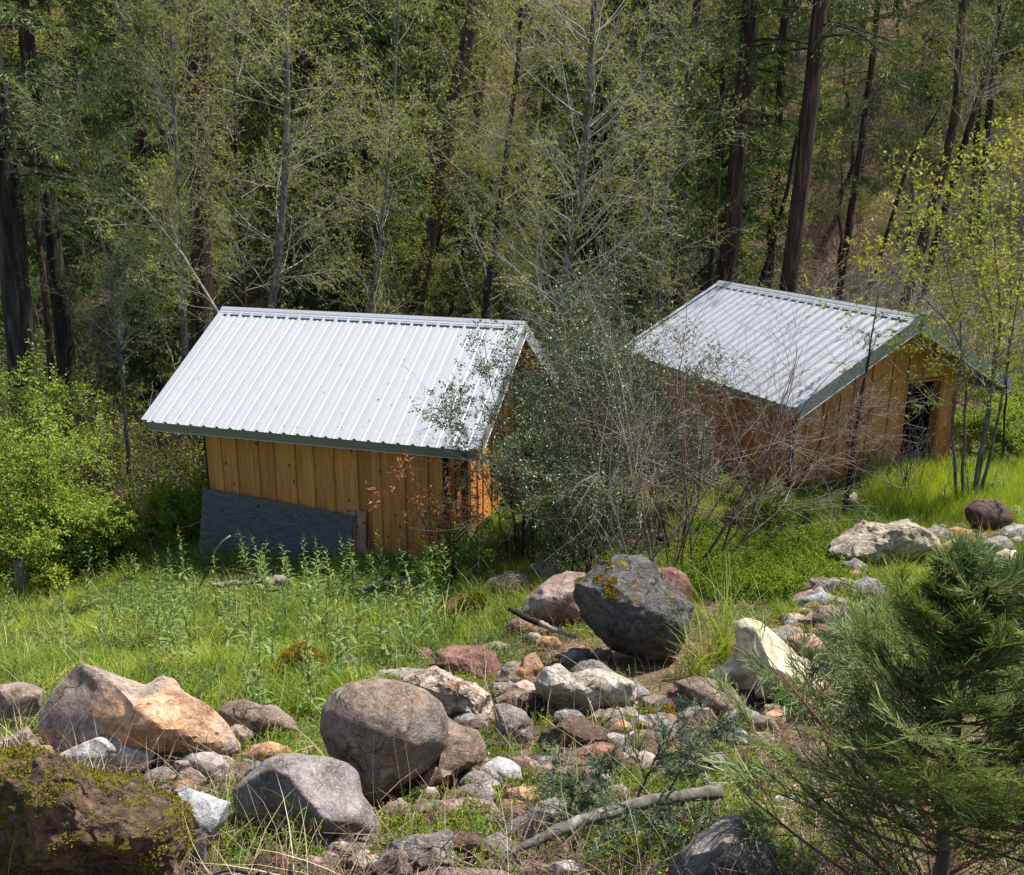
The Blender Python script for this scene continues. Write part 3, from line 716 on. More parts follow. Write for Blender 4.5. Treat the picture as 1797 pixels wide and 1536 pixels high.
def rock(outline, style, label, cat='rock', sub=4, cuts=None, rough=.05, ncut=9, depth=.9, sink=.45, group=None, facet=.8, seed=None, smooth=False, moss=None, join=None):
    sd = seed if seed is not None else len(ROCKS)*7+3
    rg = np.random.default_rng(sd)
    O = np.asarray(outline, float)
    # area centroid
    x, y = O[:, 0], O[:, 1]; x2, y2 = np.roll(x, -1), np.roll(y, -1); cr = x*y2-x2*y; A = cr.sum()/2
    c = np.array([((x+x2)*cr).sum()/(6*A), ((y+y2)*cr).sum()/(6*A)])
    wpx, hpx = np.ptp(x), np.ptp(y)
    if max(wpx, hpx) < 60 and sub == 4: sub = 3
    elif max(wpx, hpx) > 115 and sub == 4: sub = 5
    P = ground(c[0], min(c[1]+.12*hpx, 1535+60), lift=sink*.5*hpx/F_PX)
    D = P@_fw                                   # view depth of the centre
    P = ray(*c)*D
    V, Fc = ico(sub); V = V.copy()
    vec = ray(*c); fwd = unit(vec)
    # facets on a unit ball: (right, up, towards camera)
    for n, d in (cuts or []):
        n = np.asarray(n, float); n = n/np.linalg.norm(n); s = V@n - d
        V = V - np.where(s > 0, s*.95, 0)[:, None]*n
    nc = ncut if smooth else int(ncut*1.7)+6
    for k in range(nc):
        n = rg.normal(size=3); n[2] = abs(n[2])*1.1+.1; n /= np.linalg.norm(n); sup = (V@n).max()
        d = sup*(rg.uniform(.9, .97) if smooth else (rg.uniform(facet, .93) if k < nc*.5 else rg.uniform(.92, .975)))
        s = V@n - d; V = V - np.where(s > 0, s*(.8 if smooth else .97), 0)[:, None]*n
    # outline map
    phi = np.arctan2(V[:, 1], V[:, 0]); rho = np.hypot(V[:, 0], V[:, 1])
    # normalise so that the silhouette fills the outline
    bins = 48; bi = ((phi+np.pi)/(2*np.pi)*bins).astype(int) % bins; mx = np.zeros(bins); np.maximum.at(mx, bi, rho)
    mx = np.where(mx <= 0, 1, mx); mx = (np.roll(mx, 1)+2*mx+np.roll(mx, -1))/4
    ctr = -np.pi+(np.arange(bins)+.5)*2*np.pi/bins
    mxv = np.interp(phi, np.r_[ctr[-1]-2*np.pi, ctr, ctr[0]+2*np.pi], np.r_[mx[-1], mx, mx[0]])
    ang = np.linspace(-np.pi, np.pi, 181); Rr = np.zeros(181)
    for k, a in enumerate(ang):
        d = np.array([math.cos(a), -math.sin(a)]); best = 0
        for i in range(len(O)):
            p, q = O[i]-c, O[(i+1) % len(O)]-c; e = q-p; den = d[0]*e[1]-d[1]*e[0]
            if abs(den) < 1e-9: continue
            t = (p[0]*e[1]-p[1]*e[0])/den; u = (p[0]*d[1]-p[1]*d[0])/den
            if t > 0 and -1e-6 <= u <= 1+1e-6: best = max(best, t)
        Rr[k] = best
    R = np.interp(phi, ang, Rr)/F_PX*D
    dz = depth*.5*min(wpx, hpx*1.35)/F_PX*D
    Rn = R/mxv
    base = _rt[None]*(rho*np.cos(phi)*Rn)[:, None]+_up[None]*(rho*np.sin(phi)*Rn)[:, None]-fwd[None]*(V[:, 2]*dz)[:, None]
    # surface relief
    size = .5*(wpx+hpx)/2/F_PX*D
    nn = unit(base/np.array([1, 1, 1.])); q = base/size
    rel = fbm(q*1.6+sd, 4, sd % 50, .6)*.5+fbm(q*6+sd, 3, 7, .6)*.22
    if not smooth:
        # broken steps: planes of a jittered cell pattern
        w1 = q*2.6+.35*np.stack([noise3(q*2+3, 1), noise3(q*2+9, 2), noise3(q*2+5, 3)], -1)
        cells = noise3(np.floor(w1+sd)*7.7+.31, 5); rel = rel+cells*.25
        st = noise3(q*2.2+5+sd, 11); rel = rel+(np.round(st*3)/3-st)*.45
    rough = rough*(1.1 if smooth else .75)
    base = base+nn*(rel*rough*size)[:, None]
    ROCKS.append((P, .5*wpx/F_PX*D, .5*max(dz*2, hpx/F_PX*D)))
    if join is not None: join.append((base+P, Fc, style)); return None
    me = mesh_np('rock', base, [Fc], RM[style], smooth=True)
    if not smooth: me.set_sharp_from_angle(angle=math.radians(24))
    o = obj('boulder' if max(wpx, hpx) > 170 else 'rock', me, loc=P); tag(o, label, cat, group)
    if style in ('mossy', 'mossorange') or moss:
        tri = base[Fc]; nr = np.cross(tri[:, 1]-tri[:, 0], tri[:, 2]-tri[:, 0]); ar = np.linalg.norm(nr, axis=1); nr = nr/(ar[:, None]+1e-9); ce = tri.mean(1)
        if (nr*ce).sum() < 0: nr = -nr
        mk = fbm(ce/size*2.2+sd*3.1, 4, 3, .6)+.35*nr[:, 2] > {'mossy': .2, 'mossorange': -.15}.get(style, .35)
        if moss: mk &= moss(ce/size, nr)
        if mk.any():
            pr = np.where(mk, ar, 0); pr = pr/pr.sum(); n_m = int(min(13000, 50000*(ar[mk].sum()/2)/(size*.9+.12)*.5))+200; k = rg.choice(len(pr), n_m, p=pr)
            bc = rg.dirichlet((1, 1, 1), n_m); pt = (tri[k]*bc[:, :, None]).sum(1); S = np.stack([pt-nr[k]*.002, pt+nr[k]*.007+rg.normal(size=pt.shape)*.004], 1)
            Vm, Fm = leaves_on(S, 1, .0065+.0013*D, .55, (0, 1), .4, .002, 0, rg); m_o = obj('moss', mesh_np('moss', Vm, [Fm], M['moss_green' if style == 'mossy' else 'moss_leaf'], smooth=False), o); m_o['kind'] = 'stuff'

    return o
def C(crop, pts):
    s, ox, oy = {1: (3.522, 0, 1100), 2: (3.522, 400, 1100), 3: (3.522, 800, 1100), 4: (2.867, 1250, 1000), 5: (3.267, 750, 900), 6: (3.01, 1200, 820), 7: (3.932, 1340, 540), 8: (3.993, 400, 950), 9: (3.993, 0, 950)}[crop]
    return [(x/s+ox, y/s+oy) for x, y in pts]
rock(C(1, [(215,640),(230,520),(300,400),(490,215),(600,240),(720,290),(880,345),(910,350),(1000,300),(1080,320),(1130,390),(1290,490),(1400,600),(1490,740),(1470,790),(1300,800),(950,800),(840,760),(700,790),(320,790)]), 'tan', 'largest orange-topped boulder with a shaded grey left face, at the left', 'boulder', 5, cuts=[((-.62, .12, .78), .42), ((.25, .75, .6), .62), ((.5, .1, .86), .66)], ncut=4, rough=.05, depth=1.3, sink=.7)
rock(C(1, [(-90,600),(-40,360),(100,340),(200,350),(290,395),(235,560),(200,620),(0,660)]), 'pink', 'pinkish rock at the left picture edge behind the orange-topped boulder')
rock(C(1, [(0,800),(20,700),(170,612),(230,690),(305,760),(200,830)]), 'pink', 'small pointed pinkish rock below the left edge of the orange boulder', facet=.7)
rock(C(1, [(340,800),(480,730),(600,685),(660,680),(800,715),(965,780),(920,880),(600,910),(450,890)]), 'white', 'white speckled granite slab under the orange boulder', facet=.72, ncut=5)
rock(C(1, [(-120,1640),(-120,820),(60,790),(200,770),(350,800),(450,860),(600,900),(830,950),(930,1020),(1060,1030),(1190,1100),(1200,1300),(1150,1640)]), 'mossy', 'huge dark moss-covered boulder filling the bottom left corner', 'boulder', 6, rough=.26, ncut=16, depth=1.1, sink=.8)
rock(C(1, [(1060,1010),(1150,980),(1350,1060),(1430,1080),(1400,1200),(1290,1330),(1260,1640),(1160,1640),(1190,1110)]), 'blue', 'pale grey slab standing right of the huge mossy boulder', facet=.7)
rock(C(1, [(1160,820),(1230,775),(1330,770),(1400,830),(1465,960),(1440,1005),(1330,1040),(1210,1000),(1210,930)]), 'slate', 'broken pinkish slate with grey face between granite slab and grey boulder', facet=.65, ncut=6)
rock(C(2, [(-80,640),(-60,510),(0,460),(100,445),(200,480),(300,490),(400,560),(450,640),(330,700),(200,720),(0,690)]), 'brown', 'rounded red-brown rock in grass right of the orange boulder', smooth=True)
rock(C(2, [(75,800),(150,730),(260,708),(370,740),(405,780),(330,830),(220,850),(100,860)]), 'orange', 'small orange-topped rock behind the grey boulder with yellow moss', smooth=True)
rock(C(2, [(25,1010),(120,920),(230,820),(330,790),(450,785),(600,800),(740,850),(810,920),(830,1030),(900,1150),(950,1240),(945,1330),(850,1370),(640,1380),(420,1370),(320,1310),(200,1220),(60,1180)]), 'grey', 'smooth grey boulder with a yellow moss streak, in front', 'boulder', 5, cuts=[((-.5, -.2, .84), .72), ((.35, .5, .8), .72)], ncut=4, rough=.045, depth=1.1, sink=.6, smooth=True)
rock(C(2, [(1340,540),(1450,600),(1540,640),(1600,740),(1590,830),(1450,900),(1330,1010),(1180,1120),(1040,1200),(930,1190),(1080,960),(1290,800)]), 'brown', 'brown mossy boulder tucked under the right side of the big round boulder', 'boulder', 4, sink=.2)
rock(C(2, [(560,640),(580,520),(650,400),(760,340),(930,315),(1080,340),(1220,390),(1320,460),(1360,560),(1350,740),(1290,810),(1190,900),(1080,980),(980,1030),(900,1160),(850,1060),(800,950),(740,870),(620,790)]), 'boulder', 'big round brown-grey boulder in the middle foreground', 'boulder', 5, ncut=4, facet=.88, rough=.035, depth=1.0, sink=.9, smooth=True)
rock(C(2, [(1060,330),(1130,290),(1290,250),(1380,290),(1420,330),(1540,350),(1620,420),(1640,520),(1650,620),(1640,700),(1560,670),(1450,600),(1350,550),(1230,420)]), 'quartz', 'craggy orange and white quartz rock behind the big round boulder', 'boulder', 5, rough=.2)
rock(C(2, [(820,325),(930,268),(1100,250),(1240,260),(1220,320),(1080,360),(900,345)]), 'striated', 'flat layered stone on the skyline of the big round boulder', rough=.12)
rock(C(2, [(1230,240),(1280,150),(1400,115),(1520,110),(1600,112),(1650,160),(1700,260),(1705,370),(1600,370),(1500,330),(1380,300),(1290,260)]), 'red', 'broken dark red rock behind the quartz rock', rough=.12, facet=.7)
rock(C(2, [(1100,250),(1150,150),(1210,122),(1270,150),(1240,240),(1180,270)]), 'red', 'small reddish rock touching the left end of the broken red rock')
rock(C(2, [(230,330),(290,230),(360,150),(460,105),(560,140),(605,220),(615,320),(480,350),(300,360)]), 'mossorange', 'orange moss-capped rock among tall weeds left of centre')
rock(C(2, [(660,260),(690,200),(760,165),(800,200),(800,260),(740,280)]), 'brown', 'little brown rock in grass right of the moss-capped rock')
rock(C(2, [(915,60),(930,30),(980,22),(1030,50),(1020,80)]), 'blue', 'flat slate-grey stone lying in the middle of the grass')
rock(C(2, [(1200,1210),(1240,1130),(1300,1075),(1500,1050),(1640,1080),(1690,1150),(1500,1240),(1300,1240)]), 'pink', 'flat pinkish stone in front of the white stone, lower centre')
rock(C(2, [(870,1480),(1000,1330),(1100,1285),(1290,1270),(1380,1240),(1440,1330),(1430,1470),(1200,1580),(900,1580)]), 'greyface', 'grey angular rock at the bottom edge left of the fallen limb', 'boulder', facet=.72)
rock(C(2, [(1100,1590),(1130,1530),(1300,1485),(1500,1487),(1700,1505),(1820,1570),(1700,1660),(1200,1660)]), 'brown', 'low brown rock cut by the bottom edge under the fallen limb')
rock(C(2, [(530,1430),(590,1395),(650,1430),(645,1510),(560,1500)]), 'greyface', 'small grey stone under the smooth grey boulder at the bottom')
rock(C(3, [(95,930),(170,850),(260,803),(330,820),(400,870),(415,950),(300,1010),(150,990)]), 'white', 'small white granite stone in the lower centre', smooth=True)
rock(C(3, [(335,812),(420,790),(500,830),(555,895),(480,950),(400,900)]), 'smooth', 'flat brown stone just right of the small white stone')
rock(C(3, [(240,480),(330,475),(420,520),(480,590),(485,700),(420,780),(300,790),(250,700)]), 'striated', 'wavy striated grey rock right of the quartz rock', rough=.14)
rock(C(3, [(485,740),(530,650),(640,600),(700,548),(780,550),(870,590),(950,640),(1010,700),(860,750),(700,800),(600,830),(510,830)]), 'darkred', 'dark maroon ridge-shaped rock in the centre foreground', cuts=[((-.2, -.3, .93), .45), ((.5, .6, .6), .6)], ncut=5)
rock(C(3, [(550,870),(650,800),(800,730),(900,710),(990,730),(1065,810),(1050,900),(900,930),(600,930)]), 'red', 'low reddish slab in front of the maroon ridge rock')
rock(C(3, [(320,300),(400,230),(420,180),(490,155),(545,240),(500,340),(450,380),(380,410),(335,360)]), 'orange', 'upright orange rock left of the mossy white quartz', facet=.7)
rock(C(3, [(480,340),(540,250),(640,220),(700,290),(880,265),(1000,290),(1115,350),(1110,470),(1000,540),(850,580),(690,580),(610,500),(500,430)]), 'whitequartz', 'wide flat white quartz rock webbed with moss, in the centre', 'boulder', 5, rough=.13, depth=1.2)
rock(C(3, [(640,200),(720,130),(830,138),(850,210),(740,245)]), 'brown', 'flat brown stone in shade under the black boulder')
rock(C(3, [(830,185),(870,130),(960,150),(985,215),(900,230)]), 'pink', 'small purplish stone in shade at the foot of the black boulder')
rock(C(3, [(1340,340),(1480,305),(1620,330),(1720,380),(1790,470),(1850,560),(1870,640),(1720,620),(1600,590),(1500,500),(1400,420)]), 'brown', 'rounded brown boulder with moss below the beige boulder', 'boulder', smooth=True)
rock(C(3, [(1275,520),(1290,460),(1400,390),(1520,358),(1592,420),(1595,510),(1480,570),(1400,590),(1330,570)]), 'breccia', 'angular tan rock with a lit corner leaning on the rounded brown boulder', cuts=[((.7, -.05, .7), .55)], facet=.7)
rock(C(3, [(1150,640),(1200,520),(1290,475),(1370,560),(1310,620),(1220,680)]), 'mossorange', 'rust-brown rock with an orange moss stripe left of the tan angular rock')
rock(C(3, [(1530,650),(1620,600),(1700,600),(1800,650),(1870,740),(1700,770),(1580,750)]), 'blue', 'pale blue-grey rock with a white corner near the fir cuttings', facet=.7)
for pts, st, lb in [([(1085,750),(1140,715),(1205,740),(1205,810),(1120,810)], 'greyface', 'little grey stone leftmost of the rubble behind the fir cuttings'),
                    ([(1205,770),(1240,650),(1290,588),(1370,600),(1385,690),(1330,750),(1250,800)], 'blue', 'upright grey-green stone in the rubble behind the fir cuttings'),
                    ([(1265,830),(1300,760),(1380,700),(1412,760),(1410,830),(1300,850)], 'orange', 'small tan stone in the rubble behind the fir cuttings'),
                    ([(1405,700),(1460,640),(1505,720),(1495,800),(1420,780)], 'greyface', 'small upright grey stone between tan stone and blue-grey rock')]:
    rock(C(3, pts), st, lb, facet=.7)
rock(C(3, [(220,1330),(330,1200),(480,1120),(600,1100),(700,1150),(660,1290),(500,1370),(360,1380)]), 'grey', 'dark grey rock behind the middle of the fallen limb')
rock(C(3, [(770,990),(860,945),(930,1000),(915,1120),(820,1160)]), 'grey', 'grey stone poking up behind the fallen limb among fir needles')
rock(C(3, [(1260,1640),(1350,1420),(1500,1280),(1650,1180),(1780,1165),(1900,1230),(1990,1400),(1990,1640)]), 'grey', 'dark lichen-spotted rock under the young cedar at the bottom edge', 'boulder', 5, rough=.08)
rock(C(4, [(-30,560),(-20,505),(50,485),(95,430),(118,370),(112,310),(125,262),(170,240),(240,260),(300,310),(370,370),(440,440),(500,500),(560,580),(565,660),(400,680),(150,640),(40,600)]), 'beige', 'large pale beige boulder with a smooth peaked top', 'boulder', 5, ncut=0, cuts=[((-.5, -.1, .85), .6), ((.55, .45, .7), .68), ((.1, -.4, .9), .75)], rough=.03, depth=1.1, sink=.7, smooth=True)
rock(C(4, [(365,345),(430,318),(510,322),(580,380),(585,450),(560,500),(500,500),(440,440)]), 'smooth', 'smooth brown rock right of the beige boulder', smooth=True)
rock(C(4, [(120,615),(200,560),(290,548),(370,620),(372,690),(330,730),(260,760),(190,720)]), 'darkred', 'dark red rock with a hollow face in front of the beige boulder', cuts=[((.1, -.35, .93), .3)])
rock(C(4, [(290,770),(375,690),(380,600),(430,568),(520,588),(540,650),(460,720),(400,780)]), 'orange', 'orange stone at the right foot of the beige boulder')
for pts, st, lb in [([(440,260),(500,205),(570,230),(560,290),(480,305)], 'pink', 'pale pink stone, left one of the pair above the smooth brown rock'),
                    ([(570,240),(620,208),(690,230),(680,300),(590,300)], 'pink', 'pale pink stone, right one of the pair above the smooth brown rock'),
                    ([(415,155),(480,120),(560,113),(640,140),(655,175),(560,200),(470,190)], 'blue', 'flat blue-grey stone at the top of the stones beside the cedar'),
                    ([(485,315),(540,272),(620,290),(645,350),(560,350)], 'red', 'reddish stone just behind the smooth brown rock'),
                    ([(560,500),(620,470),(720,480),(740,530),(650,560),(580,550)], 'brown', 'flat brown stone in shade of the cedar right of the smooth rock')]:
    rock(C(4, pts), st, lb)
rock(C(5, [(1300,320),(1400,308),(1480,350),(1520,430),(1500,560),(1400,560)]), 'red', 'red-streaked rock behind the right shoulder of the black boulder')
rock(C(5, [(535,570),(570,480),(640,420),(720,360),(800,330),(900,340),(960,420),(950,600),(830,650),(700,680),(600,650)]), 'pink', 'mottled pink-grey boulder left of the black boulder', 'boulder', depth=1.2)
rock(C(5, [(830,450),(850,400),(940,320),(1020,260),(1100,235),(1230,228),(1280,270),(1320,320),(1340,370),(1480,470),(1528,540),(1515,690),(1450,820),(1300,850),(1150,830),(1050,800),(960,700),(880,600),(835,500)]), 'black', 'black angular boulder with yellow moss on its left shoulder', 'boulder', 6, cuts=[((-.75, -.15, .6), .55), ((.0, .75, .65), .5), ((.45, -.5, .75), .5), ((.65, .3, .65), .55), ((-.1, -.75, .6), .62)], ncut=5, rough=.1, moss=lambda c, n: (c[:, 0] < -.35) & (c[:, 2] > .25) & (n[:, 2] > .1), depth=1.25, sink=.95)
rock(C(5, [(425,690),(470,620),(540,590),(640,620),(710,680),(630,730),(500,730)]), 'red', 'reddish rock under the charred stick')
rock(C(5, [(40,590),(90,500),(200,465),(300,470),(350,520),(310,610),(180,660),(60,660)]), 'mossy', 'dark mossy rock at the left end of the middle rock row')
rock(C(5, [(295,455),(350,380),(450,340),(545,340),(540,400),(440,460),(350,475)]), 'brown', 'grey-brown rock in brush below the left shed doorway')
rock(C(5, [(225,435),(250,392),(330,388),(325,440)]), 'mossorange', 'tiny orange-mossed stone beside the grey-brown rock')
rock(C(5, [(345,290),(360,180),(450,128),(580,155),(605,240),(540,300),(400,315)]), 'mossorange', 'mound-shaped yellow mossy rock at the corner of the left shed')
rock(C(8, [(1090,290),(1120,240),(1220,205),(1270,230),(1270,290),(1180,310)]), 'mossorange', 'mossy stone in the grass right of the plywood sheet')
rock(C(8, [(860,290),(865,260),(885,245),(905,265),(905,295)]), 'pink', 'tiny pale stone in grass near the plywood corner')
rock(C(6, [(735,450),(790,370),(880,310),(950,278),(1050,290),(1180,268),(1270,310),(1350,370),(1365,420),(1200,500),(1100,530),(980,550),(880,550),(790,500)]), 'breccia', 'pale craggy rock in the grass in front of the right shed', 'boulder', 5, rough=.2, facet=.68, depth=1.1)
rock(C(6, [(1480,215),(1540,173),(1660,168),(1720,220),(1745,280),(1700,325),(1600,335),(1520,325),(1488,260)]), 'darkred', 'round maroon rock on top of the rock pile at the right edge', smooth=True, sink=1.2)
rock(C(6, [(1365,335),(1430,313),(1520,330),(1550,390),(1470,405),(1380,400)]), 'orange', 'tan block left of the round maroon rock')
for pts, st, lb in [([(1705,225),(1750,198),(1810,230),(1800,280),(1740,290)], 'white', 'white stone right of the round maroon rock'),
                    ([(1755,300),(1797,265),(1850,300),(1830,340),(1770,330)], 'pink', 'pinkish stone at the right edge below the white stone'),
                    ([(1365,410),(1420,378),(1475,410),(1455,450),(1390,455)], 'orange', 'small orange stone below the tan block'),
                    ([(1540,460),(1560,430),(1605,430),(1620,500),(1560,520)], 'greyface', 'grey stone behind the cedar tip'),
                    ([(1640,460),(1700,430),(1750,450),(1755,530),(1680,550)], 'beige', 'beige stone right of the cedar tip'),
                    ([(835,580),(890,538),(960,550),(960,600),(870,605)], 'orange', 'orange stone just under the pale craggy rock'),
                    ([(775,630),(830,580),(900,600),(965,620),(860,655)], 'pink', 'flat pinkish stone below the orange stone by the craggy rock'),
                    ([(695,665),(760,628),(830,655),(760,700)], 'pink', 'low rosy stone left of the cedar among grass'),
                    ([(1480,340),(1560,350),(1700,330),(1720,400),(1600,420),(1500,400)], 'red', 'red-brown flat rock carrying the round maroon rock')]:
    rock(C(6, pts), st, lb)
rock(C(7, [(1365,490),(1450,455),(1530,500),(1535,560),(1480,590),(1380,570)]), 'black', 'dark rock in the grass beyond the right shed corner')
rock(C(7, [(1590,620),(1680,540),(1790,550),(1830,640),(1700,690),(1630,690)]), 'red', 'flat reddish rock at the right edge beyond the right shed')

_rr = random.Random(99)
_anch = [(110, 1240, 'orange-topped boulder'), (180, 1330, 'white granite slab'), (160, 1440, 'huge mossy boulder'), (380, 1350, 'broken slate'), (530, 1400, 'smooth grey boulder'), (470, 1270, 'rounded red-brown rock'), (680, 1290, 'big round boulder'), (800, 1220, 'craggy quartz rock'),
         (800, 1165, 'broken dark red rock'), (870, 1365, 'white granite stone'), (905, 1270, 'wavy striated rock'), (990, 1290, 'maroon ridge rock'), (1020, 1210, 'mossy white quartz'), (1110, 1060, 'black angular boulder'), (960, 1050, 'mottled pink-grey boulder'), (940, 1170, 'upright orange rock'),
         (1230, 1240, 'angular tan rock'), (1345, 1170, 'beige boulder'), (1410, 1130, 'smooth brown rock'), (1550, 950, 'pale craggy rock'), (1740, 900, 'round maroon rock'), (1040, 1440, 'fallen limb'), (1250, 1480, 'lichen-spotted rock'), (1290, 1290, 'blue-grey rock'), (730, 1500, 'grey angular rock'), (840, 1080, 'dark mossy rock'), (1160, 1310, 'fir cuttings')]
_seen = {}
def stone_label(x, y, s, st):
    col_ = {'greyface': 'grey', 'pink': 'pinkish', 'brown': 'brown', 'orange': 'orange-tan', 'darkred': 'maroon', 'breccia': 'pale rough', 'white': 'whitish', 'slate': 'slaty', 'grey': 'grey-purple', 'striated': 'streaky', 'quartz': 'orange-and-white'}[st]
    order = sorted(_anch, key=lambda q: (q[0]-x)**2+(q[1]-y)**2)
    for q in order[:5]:
        dx, dy = x-q[0], y-q[1]
        rel = ('right of' if dx > 0 else 'left of') if abs(dx) > abs(dy)*1.1 else ('in front of' if dy > 0 else 'behind')
        for sz in (('tiny', 'very small') if s < 22 else ('small', 'fist-sized') if s < 32 else ('smallish', 'broad')):
            lb = f'{sz} {col_} stone {rel} the {q[2]}'
            if lb not in _seen: _seen[lb] = 1; return lb
    return lb
_sty = ['greyface', 'pink', 'brown', 'brown', 'orange', 'darkred', 'breccia', 'slate', 'darkred', 'brown', 'grey', 'striated', 'brown', 'greyface']
_spots = [(300, 1310, 34), (345, 1335, 26), (250, 1335, 22), (420, 1290, 26), (395, 1395, 24), (640, 1495, 30), (700, 1430, 30), (745, 1400, 26), (690, 1390, 20), (830, 1400, 34), (900, 1420, 30), (960, 1360, 26), (1010, 1330, 30), (930, 1240, 26),
          (905, 1180, 26), (870, 1140, 24), (960, 1130, 26), (1010, 1160, 24), (1060, 1190, 22), (1110, 1220, 26), (1080, 1260, 26), (1150, 1250, 22), (1210, 1310, 30), (1255, 1340, 26), (1330, 1300, 30), (1370, 1270, 24), (1400, 1210, 28), (1440, 1190, 26),
          (1410, 1130, 24), (1450, 1150, 26), (1390, 1085, 22), (1500, 1000, 26), (1470, 1060, 24), (1520, 1040, 30), (1640, 940, 26), (1690, 945, 24), (1750, 960, 26), (1780, 940, 26), (840, 1080, 26), (900, 1030, 30), (960, 1000, 26), (990, 960, 22),
          (550, 1180, 20), (180, 1290, 22), (60, 1210, 24), (1130, 1480, 28), (1190, 1440, 24), (590, 1440, 18), (985, 1490, 26), (1240, 1230, 20)]
_spots += [(250+_rr.random()*220, 1330+_rr.random()*60, _rr.uniform(20, 34)) for _ in range(12)]+[(400+_rr.random()*600, 1440+_rr.random()*95, _rr.uniform(22, 44)) for _ in range(34)]+[(680+_rr.random()*520, 1180+_rr.random()*260, _rr.uniform(20, 38)) for _ in range(58)]+[(1060+_rr.random()*330, 1230+_rr.random()*130, _rr.uniform(22, 38)) for _ in range(30)]+[(20+_rr.random()*230, 1270+_rr.random()*60, _rr.uniform(18, 30)) for _ in range(6)]+[(1370+_rr.random()*160, 1030+_rr.random()*220, _rr.uniform(18, 34)) for _ in range(24)]
_spots = [(x, y, s*1.2) for x, y, s in _spots]+[(x+_rr.uniform(-26, 26), y+_rr.uniform(-22, 22), s*_rr.uniform(.45, .8)) for x, y, s in _spots]
_spots.sort(key=lambda q: -q[2]); _join = []
for _i, (_x, _y, _s) in enumerate(_spots):
    _n = _rr.randint(6, 8); _a0 = _rr.random()*6; _h = _rr.uniform(.5, .8)
    _st = _rr.choice(_sty); _o = rock([(_x+_s*_rr.uniform(.75, 1.1)*math.cos(_a0+6.283*k/_n), _y+_s*_h*_rr.uniform(.75, 1.1)*math.sin(_a0+6.283*k/_n)) for k in range(_n)], _st, stone_label(_x, _y, _s, _st) if _i < 205 else 'x', join=None if _i < 205 else _join, group='small stones of the rock pile', facet=.7, sub=3, rough=.08)
_sn = sorted(set(j[2] for j in _join)); _V, _F, _mi, _n = [], [], [], 0
for v_, f_, s_ in _join: _V.append(v_); _F.append(f_+_n); _mi.append(np.full(len(f_), _sn.index(s_))); _n += len(v_)
tag(obj('rubble', mesh_np('rubble', np.concatenate(_V), [np.concatenate(_F)], [RM[s_] for s_ in _sn], mi=np.concatenate(_mi))), 'smallest broken stones filling the gaps of the rock pile', kind='stuff')
# ------------------------------------------------------------------ logs, limbs, stumps
def limb(name, label, cat, pts, radii, mat, k=9, jit=.01, n=24, group=None, lift=.0, side=None, closed=True):
    P = resample(np.array(pts), n, jit); R = np.interp(np.linspace(0, 1, n), np.linspace(0, 1, len(radii)), radii)
    R = R*(1+.08*RNG.normal(size=n)); o0 = P[0].copy()
    A = Acc(); A.add(tubes(P[None]-o0, R[None], k))
    V = np.stack([P[0]-o0, P[-1]-o0]); 
    capf = [(k-1-i, (k-2-i) % k, n*k) for i in range(k)]; capb = [((n-1)*k+i, (n-1)*k+(i+1) % k, n*k+1) for i in range(k)]
    A.add((V, np.array([[0, 0, 1]])[:0].reshape(0, 3).astype(int)))
    A.F.setdefault(3, []).append(np.array(capf+capb)); 
    if side:
        for t, L, r, dr in side:
            i = int(t*(n-1)); p = P[i]-o0; d = unit(np.array(dr, float)); m = 7; q = [p]
            for j in range(m-1): d = unit(d+RNG.normal(size=3)*.15); q.append(q[-1]+d*L/(m-1))
            A.add(tubes(np.array(q)[None], np.linspace(r, r*.3, m)[None], 6))
    o = obj(name, A.mesh(name, mat), loc=o0); return tag(o, label, cat, group)
def gpt(px, py, h=0.0):
    p = ground(px, py); p = p.copy(); p[2] += h; return p
def ypt(px, py, Y): return at_y(px, py, Y)
_b = ground(870, 1500)[1]
limb('fallen_limb', 'long grey barked dead limb lying diagonally over the fir cuttings', 'limb', [ypt(830, 1530, 2.95), ypt(930, 1478, 3.1), ypt(1000, 1445, 3.15), ypt(1090, 1420, 3.25), ypt(1180, 1400, 3.3), ypt(1265, 1388, 3.35)], [.012, .018, .024, .026, .026, .03], M['bark_grey'], 10, .004, side=[(.62, .03, .012, (0, -.2, .3)), (.45, .16, .008, (-.5, -.2, -.6)), (.8, .1, .006, (.3, -.2, .5))])
limb('dead_branch', 'thin bare branch on the dark rock at the bottom right of centre', 'branch', [gpt(1150, 1520, .05), gpt(1195, 1492, .12), gpt(1262, 1476, .12)], [.004, .003, .002], M['dead_wood'], 6, .004)
limb('dead_branch', 'thin grey stick running down under the fallen limb', 'branch', [gpt(1026, 1535, .04), gpt(1060, 1510, .05), gpt(1070, 1480, .1), gpt(1100, 1440, .1)], [.006, .005, .004], M['dead_wood'], 6, .004)
limb('charred_stick', 'charred stick with a black tip lying against the reddish rock', 'stick', [ypt(893, 1068, 7.55), ypt(925, 1085, 7.45), ypt(950, 1095, 7.4)], [.022, .03, .03], M['char_wood'], 8, .003)
limb('bare_stick', 'pale bare stick continuing right from the charred stick', 'stick', [ypt(948, 1094, 7.4), ypt(975, 1106, 7.3), ypt(1010, 1119, 7.2)], [.028, .024, .014], M['dead_wood'], 8, .003)
limb('bleached_branch', 'bleached curved branch standing before the grey plywood', 'branch', [gpt(370, 990, -.02), ypt(378, 968, 11.0), ypt(390, 948, 11.0), ypt(404, 941, 11.0)], [.02, .018, .016, .013], M['dead_wood'], 7, .003)
limb('pale_log', 'thin pale log lying in the grass below the plywood, left piece', 'log', [gpt(375, 1052, .2), gpt(420, 1049, .2), gpt(462, 1045, .21)], [.03, .034, .036], M['dead_wood'], 8)
